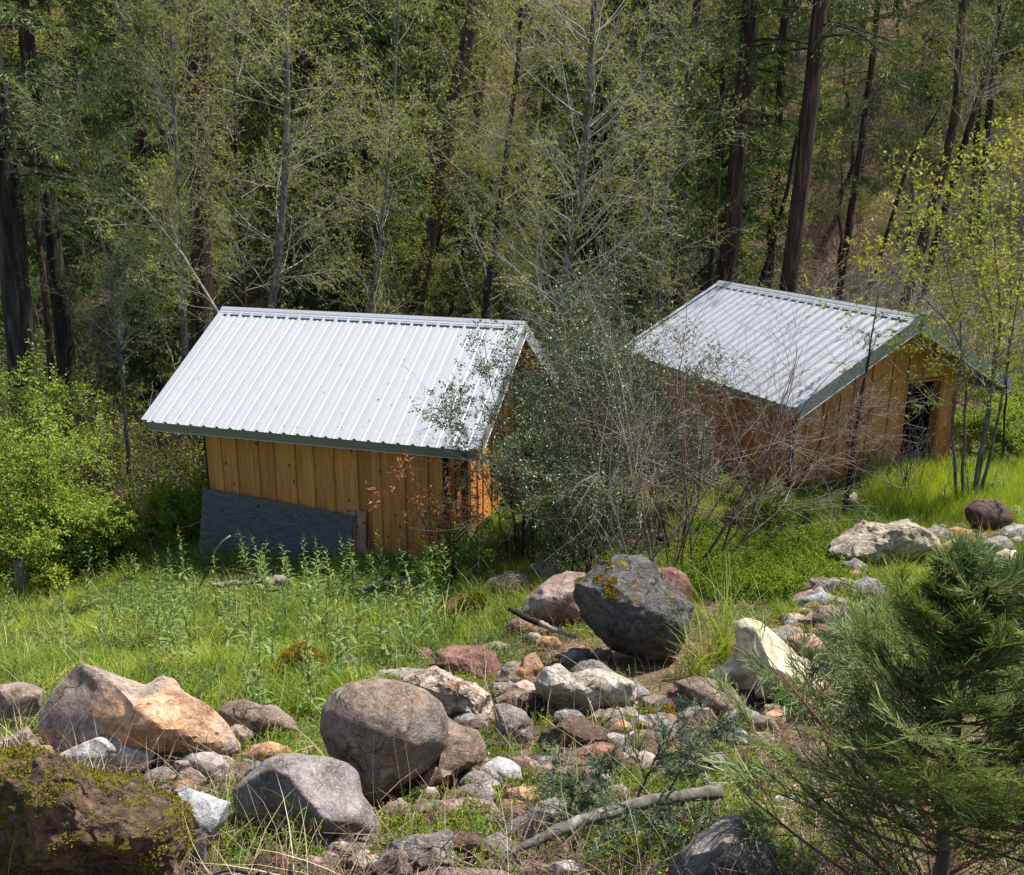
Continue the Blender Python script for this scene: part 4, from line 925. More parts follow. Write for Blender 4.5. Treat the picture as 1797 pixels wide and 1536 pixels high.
limb('rotten_log', 'short split dark log at the end of the thin pale log', 'log', [gpt(466, 1048, .19), gpt(505, 1042, .19)], [.07, .06], M['dead_wood'], 9, .01, 8)
limb('pale_log', 'pale log lying in grass right of the tallest weeds', 'log', [gpt(632, 1046, .1), gpt(690, 1036, .11), gpt(745, 1031, .11)], [.035, .045, .035], M['dead_wood'], 8)
limb('rotten_log', 'dark split log lying behind the black boulder', 'log', [gpt(1118, 975, .03), gpt(1160, 962, .07), gpt(1207, 945, .1)], [.05, .09, .11], M['char_wood'], 12, .012)
limb('grey_log', 'grey log lying under the bare thicket, left of the black boulder top', 'log', [gpt(1003, 936, .12), gpt(1060, 936, .12), gpt(1130, 932, .1)], [.065, .05, .04], M['dead_wood'], 10)
limb('grey_plank', 'pale board on the ground in front of the right shed', 'plank', [gpt(1248, 932, .12), gpt(1300, 930, .12), gpt(1362, 927, .12)], [.035, .04, .035], M['dead_wood'], 4, .002)
limb('charred_stump', 'small black charred snag beside the pale board', 'stump', [gpt(1328, 920, .0), gpt(1340, 918, .12), gpt(1350, 913, .22)], [.06, .05, .03], M['char_wood'], 8)
limb('leaning_branch', 'dark bare branch leaning up from the black snag to the thicket', 'branch', [gpt(1340, 905, .05), ypt(1400, 850, 10.9), ypt(1440, 780, 10.7), ypt(1462, 700, 10.6)], [.02, .017, .012, .005], M['bark_dark'], 6, .01)
def stump(px, py, h, r, label, mat, seed):
    p = ground(px, py); rg = np.random.default_rng(seed); k = 14; n = 9
    zs = np.linspace(-.08, h, n); a = np.arange(k)*2*np.pi/k
    jag = rg.uniform(.55, 1.0, k); V = []
    for i, z in enumerate(zs):
        t = i/(n-1); rr = r*(1.5-.7*t)*(1+.18*noise3(np.stack([np.cos(a)*1.6, np.sin(a)*1.6, a*0+z*2], -1), seed))
        V.append(np.stack([rr*np.cos(a), rr*np.sin(a), np.where(t > .6, z*(1-(1-jag)*(t-.6)/.4), z)], 1))
    V = np.concatenate(V+[np.array([[0, 0, h*.55]])]); idx = np.arange(n*k).reshape(n, k)
    a0 = idx[:-1]; a1 = np.roll(a0, -1, 1); b0 = idx[1:]; b1 = np.roll(b0, -1, 1)
    F = np.stack([a0, a1, b1, b0], -1).reshape(-1, 4); T = np.array([((n-1)*k+i, (n-1)*k+(i+1) % k, n*k) for i in range(k)])
    return tag(obj('stump', mesh_np('stump', V, [F, T], mat), loc=p), label, 'stump')
stump(44, 1040, .72, .085, 'tall splintered grey stump at the left edge of the meadow', M['dead_wood'], 3)
stump(62, 1038, .12, .1, 'low dark stump end touching the splintered grey stump', M['char_wood'], 5)
stump(58, 1086, .16, .1, 'short sawn mossy stump below the splintered one', M['bark_moss'], 6)
stump(1492, 888, .22, .1, 'grey cut stump at the base of the thin tree by the right shed gable', M['dead_wood'], 7)
stump(1700, 835, .34, .07, 'leaning pale stump at the foot of the multi-stemmed yellow-leaved tree', M['dead_wood'], 8)
# bent black hose at the bottom edge
_h = [ypt(362, 1545, 2.75), ypt(380, 1530, 2.8), ypt(405, 1526, 2.82), ypt(432, 1532, 2.8), ypt(450, 1546, 2.75)]
limb('black_hose', 'short arc of black hose poking out at the bottom edge', 'hose', _h, [.006, .006], plain_mat('black_rubber', (.012, .012, .013), (.02, .02, .02), .4), 8, 0, 20)
# ------------------------------------------------------------------ scattering of uncountable stuff (one object each)
def make_variants(name, meshes):
    c = bpy.data.collections.new(name)
    for i, me in enumerate(meshes):
        o = bpy.data.objects.new(name+'_source', me); c.objects.link(o)
    return c
def scatter(name, label, pts, rot, scl, idx, coll):
    me = bpy.data.meshes.new(name); n = len(pts)
    me.vertices.add(n); me.vertices.foreach_set('co', np.asarray(pts, np.float32).ravel())
    a = me.attributes.new('rot', 'FLOAT_VECTOR', 'POINT'); a.data.foreach_set('vector', np.asarray(rot, np.float32).ravel())
    a = me.attributes.new('scl', 'FLOAT', 'POINT'); a.data.foreach_set('value', np.asarray(scl, np.float32))
    a = me.attributes.new('idx', 'INT', 'POINT'); a.data.foreach_set('value', np.asarray(idx, np.int32))
    o = obj(name, me); tag(o, label, kind='stuff')
    ng = bpy.data.node_groups.new(name, 'GeometryNodeTree')
    ng.interface.new_socket('Geometry', in_out='INPUT', socket_type='NodeSocketGeometry')
    ng.interface.new_socket('Geometry', in_out='OUTPUT', socket_type='NodeSocketGeometry')
    gi = ng.nodes.new('NodeGroupInput'); go = ng.nodes.new('NodeGroupOutput')
    ip = ng.nodes.new('GeometryNodeInstanceOnPoints'); ci = ng.nodes.new('GeometryNodeCollectionInfo')
    ci.inputs['Collection'].default_value = coll; ci.inputs['Separate Children'].default_value = True; ci.inputs['Reset Children'].default_value = True
    def na(t, nm):
        q = ng.nodes.new('GeometryNodeInputNamedAttribute'); q.data_type = t; q.inputs['Name'].default_value = nm; return q.outputs['Attribute']
    L = ng.links.new
    L(gi.outputs[0], ip.inputs['Points']); L(ci.outputs[0], ip.inputs['Instance']); ip.inputs['Pick Instance'].default_value = True
    L(na('INT', 'idx'), ip.inputs['Instance Index']); L(na('FLOAT_VECTOR', 'rot'), ip.inputs['Rotation']); L(na('FLOAT', 'scl'), ip.inputs['Scale'])
    L(ip.outputs[0], go.inputs[0])
    md = o.modifiers.new('scatter', 'NODES'); md.node_group = ng
    return o
def in_shed(x, y, pad=.0):
    r = np.zeros(np.shape(x), bool)
    for s in (SHED_A, SHED_B):
        a = s.root.rotation_euler.z; dx = x-s.root.location.x; dy = y-s.root.location.y
        u = dx*math.cos(a)+dy*math.sin(a); v = -dx*math.sin(a)+dy*math.cos(a)
        r |= (np.abs(u) < s.L/2-s.og+pad) & (np.abs(v) < s.W-s.oe+pad)
    return r
def near_rock(x, y, f=.8):
    r = np.zeros(np.shape(x), bool)
    for P, rx, ry in ROCKS: r |= ((x-P[0])/(rx*f))**2+((y-P[1])/(ry*f))**2 < 1
    return r

# ------------------------------------------------------------------ forest
def px_path(pts, Y, w0, w1, n=22, base=True, up=0., jit=.01):
    """trunk through picture points given top first; standing on the terrain at distance Y"""
    P = [at_y(x, y, Y) for x, y in pts][::-1]     # bottom first
    if base:
        d = unit(P[0]-P[1]); z = H(P[0][0], Y)-.15
        if P[0][2] > z: P = [P[0]+np.array([d[0], 0, d[2]])*((P[0][2]-z)/max(.2, -d[2]))]+P
    if up:
        d = unit(P[-1]-P[-2]); P = P+[P[-1]+unit(d*.6+np.array([0, 0, .4]))*up]
    P = resample(np.array(P), n, jit)
    D = Y*1.0/F_PX
    L = np.r_[0, np.cumsum(np.linalg.norm(np.diff(P, axis=0), axis=1))]
    zt = at_y(*pts[0], Y)[2]; f = np.clip((P[:, 2]-P[0, 2])/max(.1, zt-P[0, 2]), 0, None)
    R = (w0+(w1-w0)*np.minimum(f, 1))/2*D*1.04
    R = R*np.where(f > 1, np.clip(1-(f-1)*.9/max(.1, f.max()-1+.01), .08, 1), 1)
    R[0] *= 1.25
    return P, R
def tree_obj(name, label, cat, P, R, trunk_mat, crown_levels, leaf_acc, leaf_mats, group=None, k=14):
    root = empty(name, P[0], label, cat, group)
    if R[0] > .1: k = 26
    tv, tf = tubes((P-P[0])[None], R[None], k)
    if R[0] > .1:
        ax = np.repeat(P-P[0], k, 0); rad = tv-ax; an = np.tile(np.arange(k), len(P))*2*np.pi/k
        fz = noise3(np.stack([np.cos(an)*4.5, np.sin(an)*4.5, tv[:, 2]*.5], -1), 3)+.5*noise3(np.stack([np.cos(an)*9, np.sin(an)*9, tv[:, 2]*1.2], -1), 4)
        tv = ax+rad*(1+.09*fz)[:, None]
    A = Acc(); A.add((tv, tf)); obj('trunk', A.mesh('trunk', trunk_mat), root)
    B = Acc(); 
    for (PP, RR, kk) in crown_levels: B.add(tubes(PP-P[0], RR, kk))
    if B.V: obj('branches', B.mesh('branches', leaf_mats[0]), root)
    V, F = leaf_acc
    if len(V): obj('crown', mesh_np('crown', V-P[0], [F], leaf_mats[1], smooth=False), root)
    return root
def cat_leaves(Ls):
    Vs, Fs, n = [], [], 0
    for V, F in Ls: Vs.append(V); Fs.append(F+n); n += len(V)
    return np.concatenate(Vs), np.concatenate(Fs)
def conifer_crown(P, R, tr, m, L, rng, drop=-.06, msub=13, mleaf=16, size=.17, asp=.16, prof=None, droop=.35, ang=(70, 100)):
    P1, R1 = spawn(P[None], R[None], m, tr, L, .35, ang, 8, drop, .07, .16, .15, prof, rng=rng, rmin=.006)
    R1 = np.minimum(R1, .035)
    up = np.cross(unit(P1[:, -1]-P1[:, 0]), np.array([0, 0, 1.])); side = unit(np.cross(up, unit(P1[:, -1]-P1[:, 0])))
    P2, R2 = spawn(P1, R1, msub, (.2, 1), L*.34, .4, (35, 65), 4, -.15, .1, .4, .2, lambda t: 1.15-.8*t, side=side, rng=rng, rmin=.002)
    lv = leaves_on(P2, mleaf, size, asp, (.05, 1), .5, .02, droop, rng, .05, 1.1)
    return [(P1, R1, 5), (P2, R2, 3)], lv
def alder_crown(P, R, tr, m, L, rng, m2=9, m3=6, ml=3, size=.055, ang=(35, 70), grav=.04, prof=None, asp=.55, extra=None, tw=.0016):
    P1, R1 = spawn(P[None], R[None], m, tr, L, .35, ang, 9, grav, .11, .2, .15, prof, rng=rng, rmin=.004)
    if extra is not None: P1 = np.concatenate([P1, extra[0]]); R1 = np.concatenate([R1, extra[1]])
    P2, R2 = spawn(P1, R1, m2, (.2, .98), L*.42, .45, (30, 65), 5, .0, .16, .5, .2, lambda t: 1.1-.6*t, rng=rng, rmin=.003)
    P3, R3 = spawn(P2, R2, m3, (.15, 1), L*.16, .5, (30, 70), 3, 0, .2, .5, .3, rng=rng, rmin=tw)
    ls = [leaves_on(P3, ml, size, asp, (.15, 1), .5, .012, .1, rng)] if ml else []
    if ml: ls.append(leaves_on(P2, max(1, ml), size, asp, (.2, 1), .5, .02, .1, rng))
    return [(P1, R1, 4), (P2, R2, 3), (P3, R3, 3)], (cat_leaves(ls) if ls else (np.zeros((0, 3)), np.zeros((0, 3), int)))

def hero_conifer(pts, Y, w0, w1, label, m=46, L=2.3, tr=(.45, 1), up=7., seed=1, bark='bark_red', leaf='needle', size=.17, cat='cedar tree', name='cedar_tree', msub=13, **kw):
    rng = np.random.default_rng(seed); P, R = px_path(pts, Y, w0, w1, 26, up=up)
    lv, lf = conifer_crown(P, R, tr, m, L, rng, msub=msub, size=size, **kw)
    return tree_obj(name, label, cat, P, R, M[bark], lv, lf, (M['bark_dark'], M[leaf]))
hero_conifer([(-12, 150), (8, 300), (25, 480), (45, 700)], 18., 52, 40, 'thick dark cedar trunk nearest the left picture edge', 60, 2.3, (.42, 1), seed=11, leaf='cedar', size=.15, bark='bark_dark')
hero_conifer([(88, 380), (108, 560), (122, 700), (137, 825)], 20.5, 34, 27, 'dark straight trunk between the left edge and the two left alders, bare lower down', 40, 2., (.5, 1), seed=12, bark='bark_dark', up=9)
hero_conifer([(45, 130), (60, 320), (80, 520), (98, 790)], 20, 13, 9, 'thin reddish trunk just right of the thick leftmost trunk', 24, 1.3, (.35, .95), seed=13, up=5)
hero_conifer([(347, 60), (350, 300), (354, 560)], 20., 38, 32, 'red-barked cedar trunk rising behind the left end of the left shed roof', 34, 2.1, (.58, 1), seed=14, up=8)
hero_conifer([(1322, -20), (1300, 200), (1275, 497)], 22.5, 33, 26, 'thick red-barked trunk behind the left end of the right shed ridge', 64, 2.6, (.42, 1), seed=15, up=7)
hero_conifer([(1443, -20), (1420, 200), (1383, 515)], 21.5, 29, 24, 'straight dark trunk rising behind the middle of the right shed roof', 36, 2.9, (.5, 1), seed=16, up=7)
hero_conifer([(1268, 150), (1258, 330), (1246, 505)], 23.5, 12, 9, 'slim trunk close to the left of the thick red-barked trunk by the right shed', 22, 1.6, (.45, 1), seed=17, up=6)
hero_conifer([(530, 120), (540, 230), (552, 330)], 30, 20, 17, 'reddish trunk high on the slope, left one of a close pair above the left shed', 50, 2.6, (.5, 1), seed=18, up=8)
hero_conifer([(556, 120), (562, 230), (572, 300)], 31, 18, 15, 'reddish trunk high on the slope, right one of a close pair above the left shed', 50, 2.6, (.5, 1), seed=19, up=8, bark='bark_dark')
hero_conifer([(1737, 190), (1732, 260), (1724, 345)], 33, 13, 11, 'dark straight trunk on the open slope at the upper right', 26, 2.0, (.75, 1), seed=20, up=5, bark='bark_dark')
hero_conifer([(1718, 190), (1712, 270), (1708, 330)], 36, 10, 8, 'thin dim trunk just left of the straight trunk on the open slope', 20, 1.8, (.75, 1), seed=21, up=5, bark='bark_dark')
hero_conifer([(1545, -30), (1530, 120), (1500, 330)], 28, 12, 9, 'half-hidden cedar whose lit sprays hang right of the trunk behind the right shed', 90, 2.6, (.3, 1), seed=22, up=5)
hero_conifer([(1225, -20), (1212, 120), (1200, 320)], 27, 15, 12, 'dark cedar full of foliage left of the thick red-barked trunk', 90, 2.4, (.25, 1), seed=23, up=5)
hero_conifer([(1380, -20), (1372, 120), (1360, 320)], 29, 15, 12, 'dark cedar filling the gap between the two big trunks behind the right shed', 90, 2.2, (.2, 1), seed=24, up=5)
hero_conifer([(250, -30), (246, 150), (240, 400)], 30, 15, 12, 'drooping dark fir behind the leftmost spreading alder', 90, 2.4, (.25, 1), seed=25, up=5, leaf='needle2')
hero_conifer([(650, -30), (645, 100), (640, 300)], 27, 15, 12, 'fir with light green sprays at the top, left of the mossy leaning trunk', 80, 2.3, (.35, 1), seed=26, up=5, leaf='cedar')

def hero_alder(pts, Y, w0, w1, label, seed, m=34, L=2., tr=(.35, 1), bark='bark_grey', twig='twig_pale', leaf='leaf_bud', up=1., name='alder_tree', cat='alder tree', base=True, **kw):
    rng = np.random.default_rng(seed); P, R = px_path(pts, Y, w0, w1, 24, up=up, base=base)
    lv, lf = alder_crown(P, R, tr, m, L, rng, **kw)
    return tree_obj(name, label, cat, P, R, M[bark], lv, lf, (M[twig], M[leaf]), k=9)
hero_alder([(300, 60), (306, 200), (318, 400), (325, 600), (315, 835)], 17.6, 15, 4, 'pale slender alder with many rising branches left of the red-barked cedar', 31, 44, 1.9, (.42, 1), grav=.09, ang=(22, 45))
hero_alder([(502, -10), (505, 250), (495, 400), (478, 535)], 18.2, 17, 7, 'grey alder rising behind the left half of the left shed roof', 32, 44, 2., (.4, 1), grav=.0, ang=(50, 85))
hero_alder([(1045, -10), (1035, 120), (1030, 240), (1012, 380), (990, 480), (975, 605)], 17.6, 22, 8, 'lichen-grey alder with the widest crown, behind the right end of the left shed', 33, 62, 2.5, (.3, 1), bark='bark_greymoss', grav=.05, ang=(35, 75), m2=9)
hero_alder([(838, -10), (790, 200), (762, 420), (720, 525)], 24, 31, 20, 'leaning trunk wrapped in rust-brown moss above the left shed roof', 34, 22, 2.2, (.5, 1), bark='bark_moss', twig='twig_brown')
hero_alder([(912, 350), (880, 300), (845, 290), (800, 318), (770, 370), (752, 470)], 22, 13, 5, 'arching mossy trunk bent over like a hoop left of the widest alder', 35, 14, 1., (.2, 1), bark='bark_moss', twig='twig_brown', up=0)
hero_alder([(1400, 240), (1378, 350), (1345, 470), (1330, 510)], 23.5, 11, 6, 'thin leaning stem crossing behind the straight trunk at the right shed', 36, 16, 1.3, (.3, 1), bark='bark_dark', twig='twig_brown')
hero_alder([(1690, -20), (1682, 150), (1680, 190), (1655, 300), (1612, 450)], 27, 18, 12, 'forked tree with moss in the fork on the right slope, left stem', 37, 26, 1.9, (.55, 1), bark='bark_moss', twig='twig_grey', ml=1, ang=(15, 45))
hero_alder([(1745, 90), (1715, 180), (1678, 300), (1645, 415)], 27.4, 13, 9, 'dark stem paired with the forked mossy tree on the right slope', 38, 16, 1.6, (.55, 1), bark='bark_dark', twig='twig_grey', ml=1)
hero_alder([(1628, 230), (1605, 260), (1590, 300), (1575, 350)], 30, 9, 5, 'small forked oak on the open orange slope at the upper right', 39, 14, 1.1, (.5, 1), bark='bark_dark', twig='twig_purple', ml=0)
hero_alder([(1110, 330), (1105, 400), (1100, 450)], 25, 9, 6, 'dark crooked small tree right of the widest alder', 40, 22, 1.4, (.3, 1), bark='bark_dark', twig='twig_brown')
hero_alder([(210, 330), (240, 350), (285, 400), (335, 470), (390, 560)], 16.6, 7, 4, 'pale bent bough arching left from behind the left shed', 41, 26, 1.2, (.1, 1), up=0, bark='twig_grey', ml=3)
hero_alder([(915, 780-760), (905, 140), (870, 420), (850, 545)], 21, 14, 7, 'thin dark tree between the mossy leaning trunk and the widest alder', 42, 34, 1.9, (.3, 1), bark='bark_dark')
hero_alder([(700, -10), (690, 200), (670, 400), (650, 540)], 19.5, 9, 4, 'slender alder with fresh leaves above the middle of the left shed roof', 43, 40, 1.9, (.3, 1), ang=(40, 80))
hero_alder([(140, 300), (180, 420), (210, 600), (225, 800)], 17.4, 9, 4, 'slender leafy alder in the gap left of the pale branching one', 44, 34, 1.5, (.35, 1), leaf='leaf_green')
hero_alder([(1190, -10), (1180, 200), (1165, 400), (1160, 520)], 20, 10, 4, 'thin alder between the widest alder and the trunks by the right shed', 45, 42, 2., (.3, 1))
hero_alder([(415, -10), (412, 200), (420, 400), (432, 560)], 21.5, 10, 5, 'thin dark stemmed alder between the red-barked cedar and the grey alder', 46, 34, 1.8, (.35, 1), bark='bark_dark', leaf='leaf_green')

# background trees: prototypes copied over the hillside
def proto_tree(kind, seed):
    rng = np.random.default_rng(seed)
    if kind in ('cedar', 'fir'):
        hgt = 15 if kind == 'cedar' else 9
        P = resample(np.array([[0, 0, -.3], [rng.normal()*.2, rng.normal()*.2, hgt*.5], [rng.normal()*.4, rng.normal()*.4, hgt]]), 20, .02)
        r = .24 if kind == 'cedar' else .13; R = np.linspace(r, .02, 20); R[0] *= 1.2
        lv, lf = conifer_crown(P, R, (.3 if kind == 'cedar' else .08, .99), 95, 2.7 if kind == 'cedar' else 2.1, rng, size=.24, asp=.16, msub=11, mleaf=11,
                               prof=lambda t: 1.1-.95*t, droop=.45)
        mats = (M['bark_dark'], M['needle'] if kind == 'cedar' else M['needle2']); tm = M['bark_red'] if kind == 'cedar' else M['bark_dark']
        lb, cat, grp = {'cedar': ('tall cedar among many alike in the dense wood on the hillside', 'cedar tree', 'tall cedars on the wooded hillside'),
                        'fir': ('small dark fir standing low in the dense wood behind the sheds', 'fir tree', 'small firs in the wood behind the sheds')}[kind]
    else:
        hgt = 8.5 if kind != 'oak' else 6.5
        P = resample(np.array([[0, 0, -.3], [rng.normal()*.3, rng.normal()*.3, hgt*.4], [rng.normal()*.9, rng.normal()*.9, hgt]]), 18, .04)
        R = np.linspace(.11, .015, 18)
        lv, lf = alder_crown(P, R, (.25, 1), 38, 2.3 if kind != 'oak' else 2.6, rng, m2=8, m3=5, ml=0 if kind == 'oak' else 5, size=.07, tw=.003, grav=.05)
        mats = {'alder': (M['twig_brown'], M['leaf_bud']), 'maple': (M['twig_brown'], M['leaf_green']), 'oak': (M['twig_purple'], M['leaf_bud'])}[kind]; tm = M['bark_greymoss'] if kind != 'oak' else M['bark_dark']
        lb, cat, grp = {'alder': ('budding yellow-green alder, one of many hazy crowns on the hillside', 'alder tree', 'budding alders on the hillside'),
                        'maple': ('green leafed understory tree among the trunks on the hillside', 'tree', 'green understory trees on the hillside'),
                        'oak': ('leafless grey-pink oak crown on the hillside', 'oak tree', 'leafless oaks on the hillside')}[kind]
    t = tree_obj(kind+'_tree', lb, cat, P, R, tm, lv, lf, mats, grp, k=9)
    return t
def zone_label(kind, x, y):
    px, py = project((x, y, float(H(x, y))+1.5))
    zx = ('at the far left' if px < 180 else 'above the left end of the left shed' if px < 430 else 'above the middle of the left shed' if px < 720 else 'above the right end of the left shed' if px < 980 else 'above the gap between the sheds' if px < 1220
          else 'above the right shed ridge' if px < 1480 else 'above the right shed gable' if px < 1680 else 'at the far right')
    zy = 'low in the wood' if y < 28 else 'midway up the slope' if y < 40 else 'high on the slope'
    return {'cedar': 'tall dark cedar', 'fir': 'small dark fir', 'alder': 'budding yellow-green alder', 'maple': 'green leafed young tree', 'oak': 'leafless grey-pink oak'}[kind]+' '+zy+', '+zx
def place_bg(kind, seeds, spots, rng):
    protos = [proto_tree(kind, s) for s in seeds]
    for i, (x, y, s) in enumerate(spots):
        p = protos[i] if i < len(protos) else copy_tree(protos[i % len(protos)])
        p.location = (x, y, float(H(x, y))-.05); p.rotation_euler = (rng.normal()*.03, rng.normal()*.03, rng.uniform(0, 6.28)); p.scale = (s, s, s*rng.uniform(.9, 1.15)); p['label'] = zone_label(kind, x, y)
def spots(n, y0, y1, rng, smin, smax, xl=-.64, xr=.64, pad=2., cond=None, md=1.6):
    out = []; tries = 0
    while len(out) < n and tries < n*60:
        tries += 1
        y = y0+(y1-y0)*rng.random()**.8; x = rng.uniform(xl*y-pad, xr*y+pad)
        if y < 21 and x > 1.5: continue
        if x > 7 and y < 25: continue
        if cond and not cond(x, y): continue
        if any((x-a)**2+(y-b)**2 < md**2 for a, b, _ in out): continue
        out.append((x, y, rng.uniform(smin, smax)))
    return out
_r = np.random.default_rng(77)
openR = lambda x, y: not (x > y*.33 and 25 < y < 42)
place_bg('cedar', (1, 2, 3), spots(40, 27, 62, _r, .8, 1.25, cond=openR, md=2.4), _r)
place_bg('fir', (4, 5, 6), spots(30, 21, 56, _r, .6, 1.1, cond=openR)+spots(36, 22, 44, _r, .7, 1.25, xr=.22, md=1.2), _r)
place_bg('alder', (7, 8, 9), spots(38, 22, 58, _r, .8, 1.3, cond=lambda x, y: openR(x, y) or y > 34), _r)
place_bg('maple', (10, 11), spots(18, 19, 50, _r, .4, .85, cond=openR), _r)
place_bg('oak', (12, 13), spots(26, 28, 62, _r, .7, 1.2, xl=-.1, cond=lambda x, y: x > .2*y or y > 40), _r)
# ------------------------------------------------------------------ shrubs and small trees near the sheds
def shrub(name, label, cat, base, nst, L, seed, stem_mat, twig_mat, leaf_mat_, spread=.15, ang=35, m1=9, m2=8, m3=5, ml=6, leaf=.03, asp=.45, r0=.016, grav=.03, wig=.1, tilt=(0, 0), L2=.45, L3=.3, tw=.0014, ltr=(.2, 1), group=None, sub=True, arms=None, up=.3, zs=1.0, m1tr=(.2, 1), fold=.15, droop=.1):
    rng = np.random.default_rng(seed); base = np.asarray(base, float)
    st = []
    for i in range(nst):
        p = np.array([rng.normal()*spread, rng.normal()*spread, -.08]); a = rng.uniform(0, 2*np.pi); q = math.radians(abs(rng.normal())*ang*.7+ang*.25)
        d = unit(np.array([math.cos(a)*math.sin(q)+tilt[0], math.sin(a)*math.sin(q)+tilt[1], math.cos(q)])); l = L*rng.uniform(.65, 1.1); n = 12; out = [p]
        for k in range(n-1): d = unit(d+rng.normal(size=3)*wig*.7+np.array([0, 0, grav])); out.append(out[-1]+d*l/(n-1)*np.array([1, 1, zs]))
        st.append(out)
    if arms:
        for ap in arms: st.append(list(resample(np.array(ap)-base, 12, .012, rng)))
    S = np.array(st); RS = r0*rng.uniform(.6, 1.2, (len(S), 1))*np.linspace(1, .2, 12)[None]
    P1, R1 = spawn(S, RS, m1, m1tr, L*L2, .4, (25, 60), 6, grav, wig, .6, .2, lambda t: 1.1-.5*t, rng=rng, rmin=.002)
    P2, R2 = spawn(P1, R1, m2, (.15, 1), L*L2*L3, .5, (25, 65), 4, 0, wig, .6, .3, rng=rng, rmin=tw)
    lv = []; T3 = None
    if m3:
        P3, R3 = spawn(P2, R2, m3, (.2, 1), L*L2*L3*.45, .5, (30, 65), 3, 0, wig, .7, .4, rng=rng, rmin=tw*.8); T3 = (P3, R3)
        if ml: lv.append(leaves_on(P3, ml, leaf, asp, ltr, up, leaf*.35, droop, rng, fold))
    if ml: lv.append(leaves_on(P2, ml, leaf, asp, (.35, 1), up, leaf*.35, droop, rng, fold))
    root = empty(name, base, label, cat, group)
    A = Acc(); A.add(tubes(S, RS, 7)); obj('stems', A.mesh('stems', stem_mat), root)
    B = Acc(); B.add(tubes(P1, R1, 4)); B.add(tubes(P2, R2, 3))
    if T3 and not lv: B.add(tubes(T3[0], T3[1], 3))
    obj('twigs', B.mesh('twigs', twig_mat), root)
    if lv:
        V, F = cat_leaves(lv); obj('foliage', mesh_np('foliage', V, [F], leaf_mat_, smooth=False), root)
    return root, S+base
G = lambda px, py: ground(px, py)
def GY(px, Y):
    d = ray(px, 700); x = d[0]/d[1]*Y; return np.array([x, Y, float(H(x, Y))])
# silvery evergreen shrubs between the sheds
shrub('evergreen_shrub', 'silvery evergreen shrub hiding the right end of the left shed', 'shrub', GY(990, 10.9), 8, 2.1, 51, M['bark_dark'], M['twig_brown'], M['leaf_silver'],
      spread=.25, ang=20, m1=9, m2=8, m3=4, ml=7, leaf=.042, asp=.42, arms=[[GY(900, 11.1), at_y(860, 850, 10.9), at_y(810, 790, 10.8), at_y(775, 750, 10.7)], [GY(910, 11.1), at_y(890, 800, 11), at_y(860, 690, 10.9), at_y(850, 600, 10.9)], [GY(920, 11.1), at_y(925, 750, 11.1), at_y(940, 640, 11.2)]], L2=.3, L3=.45, droop=0)
shrub('evergreen_shrub', 'taller silvery evergreen shrub behind the bare thicket, touching the right shed roof', 'shrub', GY(1085, 12.3), 9, 3.1, 52, M['bark_dark'], M['twig_brown'], M['leaf_silver'],
      spread=.35, ang=16, m1=12, m2=9, m3=4, ml=7, leaf=.042, asp=.42, L2=.3, L3=.45, droop=0)
shrub('evergreen_shrub', 'low dark evergreen shrub under the bare thicket, right of the left shed', 'shrub', GY(1010, 11.2), 5, 1.3, 53, M['bark_dark'], M['twig_brown'], M['leaf_silver'], spread=.4, ang=40, m1=10, m2=8, ml=7, leaf=.032, L2=.32, L3=.45)
shrub('evergreen_shrub', 'silvery shrub poking up beside the left eave of the right shed', 'shrub', GY(1200, 12.6), 5, 1.7, 54, M['bark_dark'], M['twig_brown'], M['leaf_silver'], spread=.3, ang=30, m1=9, m2=8, ml=7, leaf=.032, L2=.32, L3=.45)
# bare thicket
for k, (px, Y, n, L, tl, sm, tm, lb, sd) in enumerate([
    (1060, 10.4, 7, 2.6, (-.12, 0), 'twig_purple', 'twig_purple', 'bare brown-stemmed bush leftmost in the thicket between the sheds', 61),
    (1135, 10.3, 8, 3.5, (-.1, 0), 'twig_grey', 'twig_grey', 'pale bare bush with the tallest forked stems in the thicket', 62),
    (1215, 10.2, 9, 3.3, (.22, 0), 'twig_purple', 'twig_purple', 'wide bare bush fanning rightward across the right shed wall', 63),
    (1280, 10.5, 6, 2.7, (.35, .1), 'twig_purple', 'twig_grey', 'bare bush with long arching twigs before the right shed roof edge', 64),
    (1180, 11.2, 6, 2.2, (0, 0), 'bark_dark', 'twig_purple', 'dark tangled bush at the back of the bare thicket', 65)]):
    shrub('bare_bush', lb, 'bush', GY(px, Y), n, L, sd, M[sm], M[tm], M['leaf_bud'], spread=.13, ang=30, m1=7, m2=5, m3=2, ml=0, leaf=.02, r0=.017, grav=.0, wig=.12, tilt=tl, L2=.42, L3=.4, tw=.0021)
# brown-leaved sapling by the left shed corner
shrub('withered_sapling', 'small oak sapling with dead reddish leaves in front of the left shed corner', 'sapling', GY(772, 10.9), 5, 1.35, 71, M['bark_dark'], M['twig_grey'], M['leaf_dead'], spread=.06, ang=20, m1=4, m2=4, m3=2, ml=2, leaf=.07, asp=.45, r0=.011, L2=.35, L3=.5,
      arms=[[GY(772, 10.9), at_y(795, 880, 10.8), at_y(800, 800, 10.8)], [GY(768, 10.9), at_y(740, 900, 10.7), at_y(705, 868, 10.7)], [GY(772, 10.9), at_y(765, 880, 10.7), at_y(750, 845, 10.7)]], tilt=(-.15, 0))
shrub('leafy_bush', 'low dark-leaved bush at the doorway corner of the left shed', 'bush', GY(820, 10.5), 8, 1.0, 72, M['bark_dark'], M['twig_brown'], M['leaf_green'], spread=.22, ang=38, m1=7, m2=6, m3=3, ml=5, leaf=.035, L2=.4)
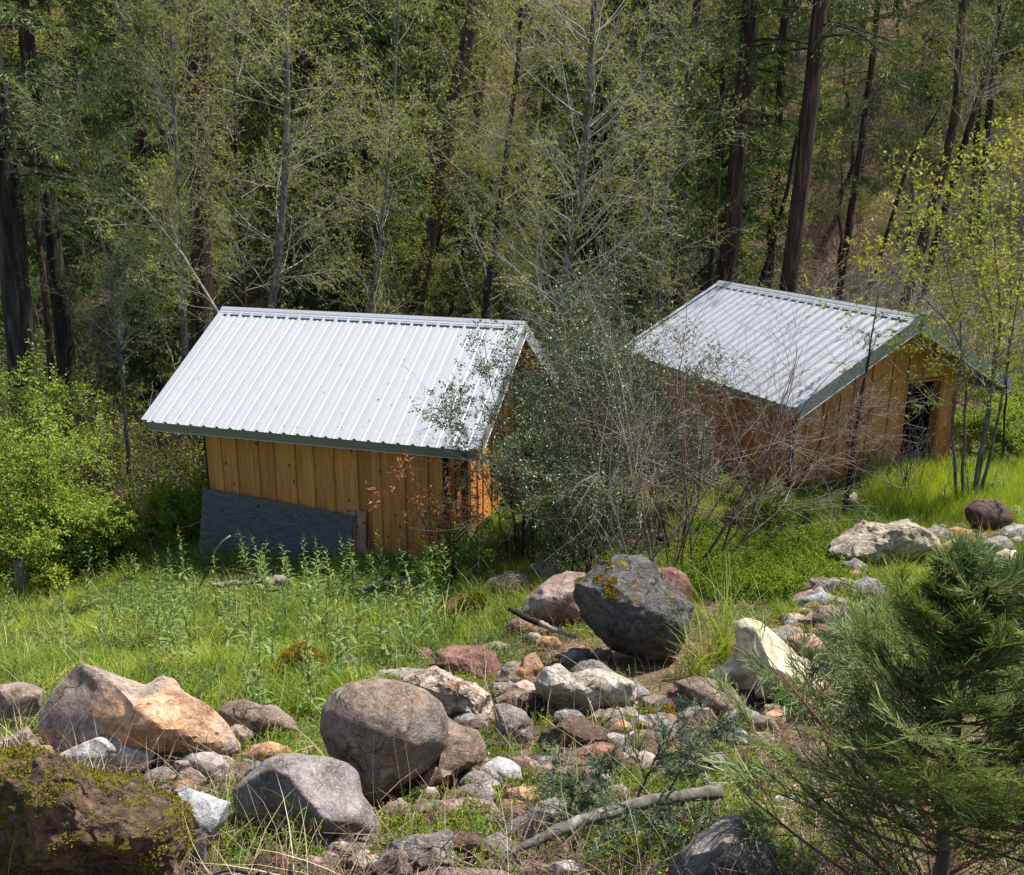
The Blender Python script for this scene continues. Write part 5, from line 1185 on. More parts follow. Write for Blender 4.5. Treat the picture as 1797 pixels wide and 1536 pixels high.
# slender tree by the gable of the right shed
def px_sapling(name, label, cat, pts, Y, r0, seed, bark, twig, leaf, m=16, L=.8, ml=2, lsz=.03, asp=.5, m2=5, m3=4, ang=(25, 60), tr=(.3, 1), extra=None, tw=.0014, up=.3):
    rng = np.random.default_rng(seed)
    st = []
    for pp in [pts]+(extra or []):
        P = [at_y(x, y, Y) for x, y in pp][::-1]
        if P[0][2] > H(P[0][0], P[0][1])-.05: P[0] = np.array([P[0][0], P[0][1], H(P[0][0], P[0][1])-.08])
        st.append(resample(np.array(P), 20, .008, rng))
    S = np.array(st); RS = np.stack([np.linspace(r0*(1 if i == 0 else .75), .003, 20) for i in range(len(S))])
    S[:, :, 1] += (rng.normal(size=(len(S), 1))*.25)*np.linspace(0, 1, 20)[None]
    P1, R1 = spawn(S, RS, m, tr, L, .4, ang, 8, .03, .1, .5, .2, lambda t: 1.15-.6*t, rng=rng, rmin=.002)
    P2, R2 = spawn(P1, R1, m2, (.2, 1), L*.45, .4, (25, 60), 6, 0, .12, .6, .3, rng=rng, rmin=tw)
    P3, R3 = spawn(P2, R2, m3, (.2, 1), L*.17, .4, (25, 60), 4, 0, .12, .6, .3, rng=rng, rmin=tw*.8)
    b = S[0, 0]; root = empty(name, b, label, cat)
    A = Acc(); A.add(tubes(S-b, RS, 8)); obj('trunk', A.mesh('trunk', M[bark]), root)
    B = Acc(); B.add(tubes(P1-b, R1, 4)); B.add(tubes(P2-b, R2, 3)); B.add(tubes(P3-b, R3, 3)); obj('twigs', B.mesh('twigs', M[twig]), root)
    if ml:
        V, F = cat_leaves([leaves_on(P3, ml, lsz, asp, (.3, 1), up, .01, .1, rng), leaves_on(P2, ml, lsz, asp, (.4, 1), up, .01, .1, rng)])
        obj('foliage', mesh_np('foliage', V-b, [F], M[leaf], smooth=False), root)
    return root
px_sapling('thin_tree', 'thin dark tree with a few pinkish dead leaves in front of the right shed gable', 'tree', [(1512, 492), (1505, 600), (1492, 720), (1482, 880)], 12.3, .045, 81, 'bark_dark', 'twig_purple', 'leaf_dead', m=26, L=.6, ml=0, tr=(.2, 1))
# few dead leaves on it
px_sapling('yellow_leaved_tree', 'multi-stemmed grey tree with bright yellow-green leaves at the right edge', 'tree', [(1735, 235), (1745, 400), (1762, 560), (1740, 700), (1712, 845)], 12.6, .038, 82, 'bark_grey', 'twig_grey', 'leaf_yellow', m=19, L=1.35, ml=4, lsz=.068, asp=.5, m2=5, m3=3, tr=(.36, 1), ang=(30, 75), up=.9,
     extra=[[(1800, 330), (1790, 450), (1772, 580), (1752, 720), (1722, 845)], [(1640, 400), (1665, 500), (1690, 600), (1668, 720), (1690, 840)], [(1560, 470), (1620, 520), (1665, 560), (1700, 640), (1712, 740)], [(1690, 330), (1705, 450), (1745, 560), (1745, 640), (1730, 760)]])
px_sapling('young_tree', 'slim stem with yellow leaves rising straight at the far right edge', 'tree', [(1788, 270), (1784, 400), (1780, 560), (1770, 760)], 14, .02, 83, 'bark_dark', 'twig_grey', 'leaf_yellow', m=14, L=.7, ml=3, lsz=.06, m2=4, m3=3, tr=(.3, 1), up=.9)
# bare bush in front of the doorway
shrub('bare_bush', 'bare pale bush growing in front of the dark doorway of the right shed', 'bush', GY(1612, 13.0), 7, 1.75, 66, M['twig_purple'], M['twig_grey'], M['leaf_bud'], spread=.2, ang=16, m1=5, m2=4, m3=2, ml=0, r0=.01, L2=.35, L3=.4, tw=.0016)
# leafy bushes on the left
LB = [(-75, 12.4, 2.4, 'big bright leafy bush at the left picture edge'), (55, 12.2, 1.3, 'bright leafy bush standing just behind the splintered stump'), (160, 12.8, 1.05, 'rounded light green bush right of the stump, before the dark trunk'),
      (235, 13.2, .95, 'low fresh-leaved bush midway between stump and left shed'), (310, 13.6, .8, 'small leafy bush touching the left end of the plywood'), (-70, 14.5, 2.7, 'tallest leafy bush behind the others at the left edge')]
_lbp = []
for k, (px, Y, L, lb) in enumerate(LB):
    if k < 3:
        r_, _s = shrub('leafy_bush', lb, 'bush', GY(px, Y), 9, L, 90+k, M['bark_dark'], M['twig_brown'], M['leaf_bright'], spread=.3, ang=34, m1=10, m2=8, m3=4, ml=6, leaf=.045, asp=.6, L2=.38, L3=.42, up=.9); _lbp.append((r_, L))
    else:
        src, L0 = _lbp[1+k % 2] if k < 5 else _lbp[0]
        r_ = copy_tree(src); r_.location = GY(px, Y); s_ = L/L0; r_.scale = (s_*1.1, s_*1.1, s_); r_.rotation_euler = (0, 0, 1.7+k); r_['label'] = lb
for k, (px, Y, L, lb) in enumerate([(1725, 15.5, 1.0, 'green leafy bush beyond the grass right of the right shed'), (1790, 14.6, 1.0, 'leafy bush at the right edge below the yellow-leaved tree'), (1345, 11.6, .7, 'small fresh green bush at the corner post of the right shed'), (1770, 18, 1.1, 'green bush at the far right near the reddish rock')]):
    shrub('leafy_bush', lb, 'bush', GY(px, Y), 8, L, 110+k, M['bark_dark'], M['twig_brown'], M['leaf_bright'], spread=.25, ang=34, m1=8, m2=7, m3=4, ml=5, leaf=.045 if k != 2 else .03, asp=.5, L2=.38, L3=.42, up=.9)
# fallen dead branches left of the left shed
for k, (pts, Y, lb) in enumerate([([(255, 905), (300, 895), (340, 885), (358, 880)], 14.4, 'pale fallen branch reaching the left corner of the left shed'), ([(262, 905), (285, 840), (320, 832), (360, 822)], 14.2, 'forked fallen branch leaning up against the left shed corner'),
                                   ([(190, 932), (230, 915), (285, 900)], 14, 'fallen branch lying under the leafy bushes'), ([(290, 950), (330, 925), (352, 912)], 13.2, 'grey fallen pole beside the plywood, left')]):
    limb('fallen_branch', lb, 'branch', [at_y(x, y, Y) for x, y in pts], [.025, .012], M['twig_grey'], 6, .02, 16, side=[(.4, .5, .008, (0, -.2, .8)), (.6, .4, .006, (-.3, -.2, .8)), (.8, .3, .005, (.3, 0, .6))])
for k, (pts, lb) in enumerate([([(205, 985), (240, 998), (262, 1004)], 'straw-pale dead cane left in the heap before the bushes'), ([(155, 988), (215, 1000)], 'short dead cane at the left end of the cane heap'), ([(212, 1004), (255, 978)], 'slanting dead cane crossing the heap'), ([(230, 1005), (262, 984)], 'lower slanting dead cane of the cane heap'), ([(1010-750, 1010), (290, 990)], 'thick dead cane at the right end of the heap')]):
    limb('dead_cane', lb, 'cane', [gpt(x, y, .05+.06*(i % 2)) for i, (x, y) in enumerate(pts)], [.012, .008], M['dead_wood'], 5, .004, 8)

# ------------------------------------------------------------------ young incense cedar at the lower right
def young_cedar():
    rng = np.random.default_rng(131); Y = 2.72
    P = [at_y(x, y, Y) for x, y in [(1706, 1025), (1700, 1130), (1688, 1200), (1672, 1330), (1655, 1450), (1652, 1545)]][::-1]
    zb = H(P[0][0], Y)-.1; P = [np.array([P[0][0], Y, min(zb, P[0][2]-.02)])]+P
    P = resample(np.array(P), 26, .003, rng); R = np.linspace(.03, .004, 26)
    tot = np.linalg.norm(P[-1]-P[0])
    P1, R1 = spawn(P[None], R[None], 84, (.02, .99), 1.0, .2, (48, 70), 10, .05, .035, .32, .25, lambda t: 1.06-.98*t, flat=.5, rng=rng, rmin=.0022)
    R1 = np.minimum(R1, .007)
    fl = unit(P1[:, -1]-P1[:, 0]); side = unit(np.cross(np.cross(fl, np.array([0, 0, 1.])), fl)+rng.normal(size=fl.shape)*.22)
    l1 = np.clip(np.linalg.norm(P1[:, -1]-P1[:, 0], axis=1)/.6, .28, 1.15)
    P2, R2 = spawn(P1, R1, 16, (.06, 1), .25, .3, (30, 50), 7, .03, .05, .5, .3, lambda t: 1.15-.75*t, side=side, rng=rng, rmin=.0012, ls=l1)
    l2 = np.repeat(np.clip(l1, .6, 1.1), 16)
    s2 = np.repeat(side, 16, 0)+rng.normal(size=(len(P2), 3))*.18
    P3, R3 = spawn(P2, R2, 8, (.08, 1), .1, .35, (22, 42), 5, .02, .06, .6, .4, lambda t: 1.15-.6*t, ls=l2, side=unit(s2), rng=rng, rmin=.0009)
    # scale-leaf strands: thin tapered ribbons
    s3 = np.repeat(s2, 8, 0)
    P4, R4 = spawn(P3, R3, 4, (.05, 1), .046, .4, (20, 40), 3, .0, .07, .6, .4, side=unit(s3+rng.normal(size=s3.shape)*.3), rng=rng, rmin=.001)
    def ribbons(PP, w, sd):
        B, n, _ = PP.shape; T = unit(np.gradient(PP, axis=1)); nr = unit(sd[:, None]+rng.normal(size=(B, 1, 3))*.45); S = unit(np.cross(T, np.broadcast_to(nr, T.shape)))
        pr = np.array([.7, 1, .3]) if n == 3 else np.interp(np.linspace(0, 1, n), [0, .3, .8, 1], [.6, 1, .9, .3])
        wd = w*rng.uniform(.7, 1.2, (B, 1, 1))*pr[None, :, None]
        V = np.stack([PP-S*wd, PP+S*wd], 2).reshape(-1, 3); idx = np.arange(B*n*2).reshape(B, n, 2)
        F = np.stack([idx[:, :-1, 0], idx[:, :-1, 1], idx[:, 1:, 1], idx[:, 1:, 0]], -1).reshape(-1, 4); return V, F
    b = P[0]; root = empty('young_cedar', b, 'young feathery green cedar filling the lower right corner', 'cedar tree')
    A = Acc(); A.add(tubes((P-b)[None], R[None], 12)); obj('trunk', A.mesh('trunk', M['twig_brown']), root)
    B = Acc(); B.add(tubes(P1-b, R1, 5)); B.add(tubes(P2-b, R2, 3)); obj('branches', B.mesh('branches', plain_mat('cedar_twig', (.09, .04, .025), (.2, .11, .07), .8, 8)), root)
    Cc = Acc(); Cc.add(ribbons(P3-b, .0022, np.repeat(s2, 8, 0))); Cc.add(ribbons(P4-b, .0017, np.repeat(s3, 4, 0))); obj('foliage', Cc.mesh('foliage', M['cedar'], smooth=True), root)
young_cedar()

# fir cuttings lying behind the limb
def fir_bough(label, pts, seed, nsub=9, L=.28):
    rng = np.random.default_rng(seed)
    S = resample(np.array(pts), 16, .004, rng)[None]; R = np.linspace(.007, .002, 16)[None]
    P1, R1 = spawn(S, R, nsub, (.15, 1), L, .4, (35, 60), 8, .02, .06, .6, .3, lambda t: 1.1-.6*t, flat=.6, rng=rng, rmin=.0025)
    P2, R2 = spawn(P1, R1, 4, (.2, .9), L*.45, .4, (35, 55), 6, .02, .06, .7, .4, flat=.6, rng=rng, rmin=.0013)
    def needles(PP, m):
        B, n, _ = PP.shape; V, F = leaves_on(PP, m, .025, .15, (.08, 1), .1, .0005, -.1, rng, .03, .75); return V, F
    b = S[0, 0]; root = empty('fir_cutting', b, label, 'fir bough')
    A = Acc(); A.add(tubes(S-b, R, 6)); A.add(tubes(P1-b, R1, 4)); A.add(tubes(P2-b, R2, 3)); obj('twig', A.mesh('twig', M['twig_brown']), root)
    V, F = cat_leaves([needles(P1, 70), needles(P2, 46), needles(S, 90)]); obj('needles', mesh_np('needles', V-b, [F], M['fir_needle'], smooth=False), root)
fir_bough('cut fir bough standing up behind the fallen limb, its tip near the tan stone', [ypt(1120, 1400, 3.55), ypt(1150, 1330, 3.6), ypt(1190, 1265, 3.65)], 141)
fir_bough('cut fir sprig arching toward the blue-grey rock', [ypt(1175, 1385, 3.5), ypt(1215, 1310, 3.6), ypt(1240, 1262, 3.7), ypt(1262, 1290, 3.6)], 142)
fir_bough('fir bough hanging below the right end of the fallen limb', [ypt(1270, 1395, 3.35), ypt(1230, 1440, 3.15), ypt(1180, 1500, 3.05)], 143)
fir_bough('fir cutting lying flat just above the middle of the fallen limb', [ypt(1080, 1415, 3.4), ypt(1040, 1385, 3.45), ypt(985, 1400, 3.4)], 144)
fir_bough('dark fir bough under the fallen limb', [ypt(1200, 1410, 3.3), ypt(1130, 1450, 3.15), ypt(1060, 1490, 3.05)], 145)
fir_bough('fir bough nearest the young cedar, pointing left', [ypt(1330, 1360, 3.5), ypt(1280, 1340, 3.55), ypt(1215, 1345, 3.6)], 146)
fir_bough('upright fir tip left of the cuttings heap', [ypt(1010, 1440, 3.3), ypt(1005, 1400, 3.35), ypt(998, 1365, 3.4)], 147, 5, .14)
fir_bough('short upright fir tip in the middle of the cuttings heap', [ypt(1070, 1420, 3.35), ypt(1064, 1375, 3.4), ypt(1062, 1338, 3.45)], 148, 6, .14)

# ------------------------------------------------------------------ grasses and ground plants
def blades(n, h, w, spread, lean, rng, seg=4, droop=.4):
    p = rng.normal(size=(n, 2))*spread; a = rng.uniform(0, 2*np.pi, n); hh = h*rng.uniform(.45, 1.1, n); ln = lean*np.abs(rng.normal(size=n))
    t = np.linspace(0, 1, seg+1)
    dx = np.cos(a)[:, None]*(ln[:, None]*t*hh[:, None]*.6+droop*hh[:, None]*t**2.5*rng.uniform(0, 1, (n, 1)))
    dy = np.sin(a)[:, None]*(ln[:, None]*t*hh[:, None]*.6+droop*hh[:, None]*t**2.5)
    z = hh[:, None]*(t-.25*droop*t**3)
    c = np.stack([p[:, :1]+dx, p[:, 1:]+dy, z], -1); b = rng.uniform(0, 2*np.pi, n)
    s = np.stack([np.cos(b), np.sin(b), 0*b], -1)[:, None]*(w*.5*rng.uniform(.6, 1.3, (n, 1))*(1-t**2*.92)[None])[..., None]
    V = np.stack([c-s, c+s], 2).reshape(-1, 3); idx = np.arange(n*(seg+1)*2).reshape(n, seg+1, 2)
    return V, np.stack([idx[:, :-1, 0], idx[:, :-1, 1], idx[:, 1:, 1], idx[:, 1:, 0]], -1).reshape(-1, 4)
def ground_herb(rng, n, h, leaf, asp, m, mats, flower=0):
    S = []
    for i in range(n):
        p = np.array([rng.normal()*.06, rng.normal()*.06, 0]); d = unit(np.array([rng.normal()*.5, rng.normal()*.5, 1.])); o = [p]
        l = h*rng.uniform(.5, 1.1)
        for k in range(5): d = unit(d+rng.normal(size=3)*.15); o.append(o[-1]+d*l/5)
        S.append(o)
    S = np.array(S); A = Acc(); A.add(tubes(S, np.full(S.shape[:2], .0012), 3)); V, F = leaves_on(S, m, leaf, asp, (.1, 1), .8, .004, .1, rng); n0 = A.n
    A.add((V, F)); 
    if flower:
        V2, F2 = leaves_on(S, flower, .008, .9, (.85, 1), 1.5, .008, 0, rng); A.add((V2, F2))
    Vv = np.concatenate(A.V); f4 = np.concatenate(A.F[4]); f3 = np.concatenate(A.F[3])
    mi = np.concatenate([np.zeros(len(f4)), np.zeros(len(F)), np.ones(len(f3)-len(F))])
    return mesh_np('herb', Vv, [f4, f3], mats, mi=mi, smooth=False)
gr = np.random.default_rng(151)
def bl_mesh(n, h, w, sp, ln, mat, **k):
    V, F = blades(n, h, w, sp, ln, gr, **k); return mesh_np('clump', V, [F], mat, smooth=True)
def field(n, x0f, y0, y1, rng, cond, ydist=1.0):
    y = y0+(y1-y0)*rng.random(n)**ydist; x = rng.uniform(-1, 1, n)*(.6*y+.5)
    k = cond(x, y) & ~in_shed(x, y, .0) & ~near_rock(x, y, .82)
    x, y = x[k], y[k]; return x, y, H(x, y)
def do_scatter(name, label, meshes, xyz, smin, smax, rng, tilt=.15, sfun=None):
    x, y, z = xyz; n = len(x)
    rot = np.stack([rng.normal(size=n)*tilt, rng.normal(size=n)*tilt, rng.uniform(0, 6.28, n)], 1); s = rng.uniform(smin, smax, n)
    if sfun is not None: s = s*sfun(x, y)
    return scatter(name, label, np.stack([x, y, z-.01], 1), rot, s, rng.integers(0, len(meshes), n), make_variants(name, meshes))
r5 = np.random.default_rng(161)
dens = lambda x, y, f, s: noise3(np.stack([x*f, y*f, 0*x], -1), s)
RZ = rock_belt
G_ = greenness
# short fine grass everywhere on the meadow
short = [bl_mesh(26, .11, .0045, .05, .5, M['grass']) for _ in range(3)]+[bl_mesh(20, .13, .005, .05, .6, M['grass2']) for _ in range(2)]
do_scatter('short_grass', 'short fresh grass covering the meadow', short, field(52000, 0, 2.4, 15.2, r5, lambda x, y: (G_(x, y)+.6*dens(x, y, 1.6, 4) > .42) & (r5.random(len(x)) < 1-.92*RZ(x, y)), .9), .6, 1.3, r5, sfun=lambda x, y: 1-.3*RZ(x, y))
mid = [bl_mesh(22, .30, .006, .05, .4, M['grass']) for _ in range(3)]+[bl_mesh(16, .26, .005, .04, .5, M['grass2'])]
do_scatter('taller_grass', 'taller green grass growing in drifts over the meadow', mid, field(9000, 0, 3, 15, r5, lambda x, y: (G_(x, y)+.8*dens(x, y, .9, 21) > .7) & (r5.random(len(x)) < 1-.93*RZ(x, y)), .9), .45, 1.35, r5, sfun=lambda x, y: 1-.4*RZ(x, y))
# bright tall grass in front of the right shed
def wedge(n, rng, pxs, pys):
    out = []
    px = rng.uniform(*pxs, n); py = rng.uniform(*pys, n)
    P = ground(px, py)
    k = ~in_shed(P[:, 0], P[:, 1]) & ~near_rock(P[:, 0], P[:, 1], .85) & (P[:, 1] < 60)
    return P[k, 0], P[k, 1], P[k, 2]
tall = [bl_mesh(30, .48, .007, .06, .22, M['grass2'], droop=.25) for _ in range(3)]
do_scatter('tall_grass', 'bright tall grass in front of the right shed doorway', tall, wedge(1200, r5, (1525, 1830), (835, 925)), .5, 1.05, r5)
# low herbs with tiny white flowers
herb = [ground_herb(gr, 9, .12, .016, .5, 10, [M['leaf_bright'], M['flower_white']], k_) for k_ in (0, 0, 1)]
do_scatter('ground_herbs', 'low herbs dotted with tiny pale flowers', herb, field(17000, 0, 2.4, 14.5, r5, lambda x, y: (G_(x, y)+.7*dens(x, y, 1.3, 31) > .35) & (r5.random(len(x)) < 1-.82*RZ(x, y)), .8), .6, 1.3, r5)
fern = [ground_herb(gr, 14, .22, .035, .28, 18, [M['leaf_bright'], M['leaf_bright']]) for _ in range(3)]
do_scatter('ferny_herbs', 'ferny bright green herbs between the black boulder and the pale craggy rock', fern, wedge(700, r5, (1195, 1500), (925, 1050)), .8, 1.5, r5)
do_scatter('ferny_herbs', 'ferny herbs among the stones at the right and along the bottom', fern, wedge(420, r5, (700, 1800), (960, 1540)), .35, .8, r5)
star = [ground_herb(gr, 10, .16, .022, .3, 22, [M['leaf_bright'], M['flower_white']], 0) for _ in range(3)]
do_scatter('bedstraw', 'narrow-leaved bedstraw creeping between the foreground rocks', star, wedge(650, r5, (380, 1340), (1230, 1545)), .5, 1.1, r5)
do_scatter('meadow_herbs', 'darker leafy herbs growing through the meadow grass', [ground_herb(gr, 8, .24, .03, .35, 14, [M['weed'], M['weed']]) for _ in range(3)], field(5200, 0, 5.6, 14.5, r5, lambda x, y: (G_(x, y)+.9*dens(x, y, .8, 81)+.35*sstep(-x, 1.5, 4.5) > .95)), .5, 1.3, r5)
# dry litter
def litter_mesh(rng, nl=1):
    n = 26; S = []
    for i in range(n):
        p = np.array([rng.normal()*.12, rng.normal()*.12, rng.uniform(.0, .04)]); a = rng.uniform(0, 6.28); l = rng.uniform(.04, .22); d = np.array([math.cos(a), math.sin(a), rng.normal()*.2])
        S.append([p, p+d*l*.5+rng.normal(size=3)*.006, p+d*l])
    S = np.array(S); A = Acc(); A.add(tubes(S, np.full(S.shape[:2], .0016), 3)); A.add(leaves_on(S[:max(1, 12*nl)], 1, .022, .5, (0, 1), .8, .05, 0, rng)); 
    f4 = np.concatenate(A.F[4]); f3 = np.concatenate(A.F[3])
    return mesh_np('litter', np.concatenate(A.V), [f4, f3], [M['twig_purple'], M['leaf_dead']], mi=np.r_[np.zeros(len(f4)), np.ones(len(f3))], smooth=False)
lit = [litter_mesh(gr, 0) if k_ != 3 else litter_mesh(gr, 1) for k_ in range(4)]
do_scatter('dry_litter', 'dry twigs and dead leaves on the bare soil patches', lit, field(5200, 0, 2.4, 16, r5, lambda x, y: (G_(x, y)+.3*dens(x, y, 1.7, 41) < .52)), .5, 1.3, r5, .1)
do_scatter('dry_litter', 'dry twigs and dead leaves under the bare thicket', lit, wedge(500, r5, (960, 1330), (900, 965)), .7, 1.5, r5, .1)
straw = [bl_mesh(5, .3, .003, .08, 1.2, M['straw']) for _ in range(3)]
do_scatter('dry_stalks', 'scattered pale dry grass stalks', straw, field(2600, 0, 2.6, 14, r5, lambda x, y: x == x), .6, 1.6, r5, .4)
# moss cushions on the ground
def moss_cushion(px, py, r, label, n=900):
    p = ground(px, py); rng = np.random.default_rng(int(px)); q = rng.normal(size=(n, 3)); q = unit(q)*rng.uniform(.75, 1, (n, 1)); q[:, 2] = np.abs(q[:, 2])*.5; q *= r
    S = np.stack([q, q+unit(q+rng.normal(size=q.shape)*r*.5)*.012], 1); V, F = leaves_on(S, 2, .014, .5, (0, 1), .5, .006, 0, rng)
    o = obj('moss', mesh_np('moss', V, [F], M['moss_leaf'], smooth=False), loc=p); tag(o, label, kind='stuff')
moss_cushion(452, 1475, .1, 'orange-green moss cushion under the smooth grey boulder', 1800)
moss_cushion(1100, 1300, .06, 'yellow moss cushion right of the maroon ridge rock', 900)
moss_cushion(1180, 1240, .08, 'yellow moss below the rounded brown boulder', 1000)
moss_cushion(872, 1275, .05, 'bright yellow moss tuft between the quartz and striated rocks', 700)

# tall leafy weeds: individuals
def weed(seed, h):
    rng = np.random.default_rng(seed); n = 14
    P = resample(np.array([[0, 0, -.02], [rng.normal()*.02, rng.normal()*.02, h*.5], [rng.normal()*.06, rng.normal()*.06, h]]), n, .003, rng); R = np.linspace(.0042, .0018, n)
    root = empty('tall_weed', (0, 0, 0), 'tall grey-green leafy weed standing up in the meadow', 'weed', 'tall weeds in the meadow')
    A = Acc(); A.add(tubes(P[None], R[None], 5)); obj('stem', A.mesh('stem', M['weed']), root)
    # lance leaves spiralling, two-quad folded blades
    k = int(h*42); V, F = [], []
    for i in range(k):
        t = .04+.9*(i/k); z = t*(n-1); i0 = int(z); p = P[i0]+(P[min(i0+1, n-1)]-P[i0])*(z-i0)
        a = i*2.4+rng.normal()*.3; l = (.16*(1-t)**.6+.03)*rng.uniform(.7, 1.15)*(1.15 if t < .3 else .9); el = rng.uniform(.5, 1.0)*(1 if t > .25 else .7)
        d = np.array([math.cos(a)*math.cos(el), math.sin(a)*math.cos(el), math.sin(el)]); s = np.array([-math.sin(a), math.cos(a), 0]); w_ = l*.085+.0015
        q = [p]; dd = d
        for j in range(4): q.append(q[-1]+dd*l/4); dd = unit(dd+np.array([0, 0, -.28-.1*rng.random()]))
        ww = [.4, 1, .9, .55, .05]; b = len(V)*0+sum(len(v) for v in V)
        V.append(np.array([c for qq, x in zip(q, ww) for c in (qq-s*w_*x, qq+s*w_*x)])); F += [(b+2*j, b+2*j+1, b+2*j+3, b+2*j+2) for j in range(4)]
    obj('leaves', mesh_np('leaves', np.concatenate(V), [np.array(F)], M['weed']), root)
    # bud spike
    V, F = leaves_on(P[None, -4:], 26, .016, .5, (.2, 1), .2, .004, -.8, rng); obj('buds', mesh_np('buds', V, [F], M['weed'], smooth=False), root)
    return root
def weed_label(px, py):
    z = 'at the left edge of the meadow' if px < 165 else 'behind the orange-topped boulder' if px < 360 and py > 1070 else 'in the left half of the meadow' if px < 410 else 'below the plywood sheet' if py < 1066 and px < 640 else 'left of the big round boulder' if py > 1170 else 'by the orange moss-capped rock' if px < 640 else 'right of the meadow middle' if px < 1000 else 'near the foot of the yellow-leaved tree'
    row = ' in the row nearest the shed' if py < 1030 else ' in the second row from the shed' if py < 1070 else ' in mid-meadow' if py < 1120 else ' close behind the rocks'
    side = ['leftmost part', 'left-centre part', 'centre', 'right-centre part', 'rightmost part'][min(4, int(px/180))] if px < 900 else 'right of the sheds'
    z = {'at the left edge of the meadow': 'at the left edge', 'behind the orange-topped boulder': 'behind the orange-topped boulder', 'in the left half of the meadow': 'on the left'}.get(z, z)
    return ('tall leafy weed '+z+row) if px < 900 else 'tall leafy weed '+z
WP = [weed(171+i, h) for i, h in enumerate((.6, .72, .85, .5, .95))]
spotsW = [(505, 1110), (520, 1080), (560, 1075), (572, 1130), (592, 1120), (640, 1120), (665, 1160), (690, 1180), (455, 1240), (445, 1260), (415, 1100), (470, 1060), (280, 1130), (283, 1150), (240, 1080), (205, 1110), (195, 1140), (150, 1080), (110, 1090), (345, 1090), (380, 1110), (600, 1060), (620, 1050), (660, 1060), (700, 1040), (720, 1090), (735, 1130), (560, 1240), (545, 1260), (535, 1200), (590, 1200), (470, 1250), (350, 1060), (300, 1050), (260, 1120), (640, 1220), (715, 1150), (755, 1080), (770, 1100), (540, 1040), (500, 1030), (460, 1030), (580, 1030), (655, 1020), (430, 1020), (395, 1075), (320, 1180), (670, 1090), (610, 1160), (480, 1180), (760, 1050), (790, 1000), (740, 1010), (70, 1130), (25, 1120), (130, 1150), (1700, 900), (1735, 880), (1760, 890), (1715, 870), (1650, 905)]
_rw = random.Random(8); spotsW += [(_rw.uniform(180, 820), 1000+_rw.random()**1.3*170) for _ in range(44)]+[(_rw.uniform(430, 760), _rw.uniform(1020, 1060)) for _ in range(10)]
for i, (px, py) in enumerate(spotsW):
    o = WP[i] if i < 5 else copy_tree(WP[rnd.randrange(5)])
    p = gpt(px+rnd.uniform(-5, 5), py); o.location = p; o['label'] = weed_label(px, py); s = rnd.uniform(.75, 1.15); o.scale = (s, s, s*rnd.uniform(.9, 1.1)); o.rotation_euler = (rnd.gauss(0, .07), rnd.gauss(0, .07), rnd.uniform(0, 6.28))
# sedge tussocks (arching blades)
def tussock(px, py, n, h, label, mat='grass', w_=.008, lean=.35, droop=.8):
    V, F = blades(n, h, w_, .05, lean, gr, 8, droop); o = obj('grass_tussock', mesh_np('grass_tussock', V, [F], M[mat]), loc=gpt(px, py)); tag(o, label, 'grass tussock')
tussock(1262, 1170, 120, .95, 'largest arching grass tussock between the black and beige boulders', lean=.3)
tussock(1225, 1195, 70, .6, 'smaller arching tussock left of the beige boulder')
tussock(1120, 1330, 12, .62, 'few tall grass blades standing before the mossy white quartz', w_=.009, lean=.15)
tussock(722, 1160, 40, .5, 'broad-bladed tussock left of the broken red rock', 'weed', .013)
tussock(790, 1120, 34, .45, 'curling broad-leaved tussock by the dark mossy rock', 'weed', .016)
tussock(250, 1150, 30, .5, 'grass tussock right behind the peak of the orange-topped boulder', 'weed', .01)
tussock(1005, 1480, 26, .42, 'upright grass tuft in front of the fallen limb', w_=.006, lean=.12)
tussock(395, 1500, 34, .42, 'thin grass tuft left of the smooth grey boulder', 'grass2', .005, lean=.1)
tussock(545, 1490, 30, .5, 'grass tuft growing in front of the smooth grey boulder', 'grass2', .005, lean=.12)
tussock(138, 1535, 3, .3, 'single pale grass blade before the huge mossy boulder', 'weed', .006)
# yellow flowers
for i, (px, py) in enumerate([(560, 1030), (585, 1026), (572, 1042), (480, 985), (610, 1000)]):
    p = gpt(px, py); V, F = leaves_on(np.array([[[0, 0, .16], [0, 0, .2]]]), 14, .03, .6, (.5, 1), 1.5, .003, 0, gr); A = Acc(); A.add(tubes(np.array([[[0, 0, -.02], [.005, 0, .1], [0, 0, .19]]]), np.full((1, 3), .0015), 3))
    r = empty('yellow_flower', p, 'yellow flower in the grass below the plywood', 'flower', 'yellow flowers below the plywood'); obj('stem', A.mesh('stem', M['weed']), r); obj('petals', mesh_np('petals', V, [F], M['flower_yellow'], smooth=False), r)

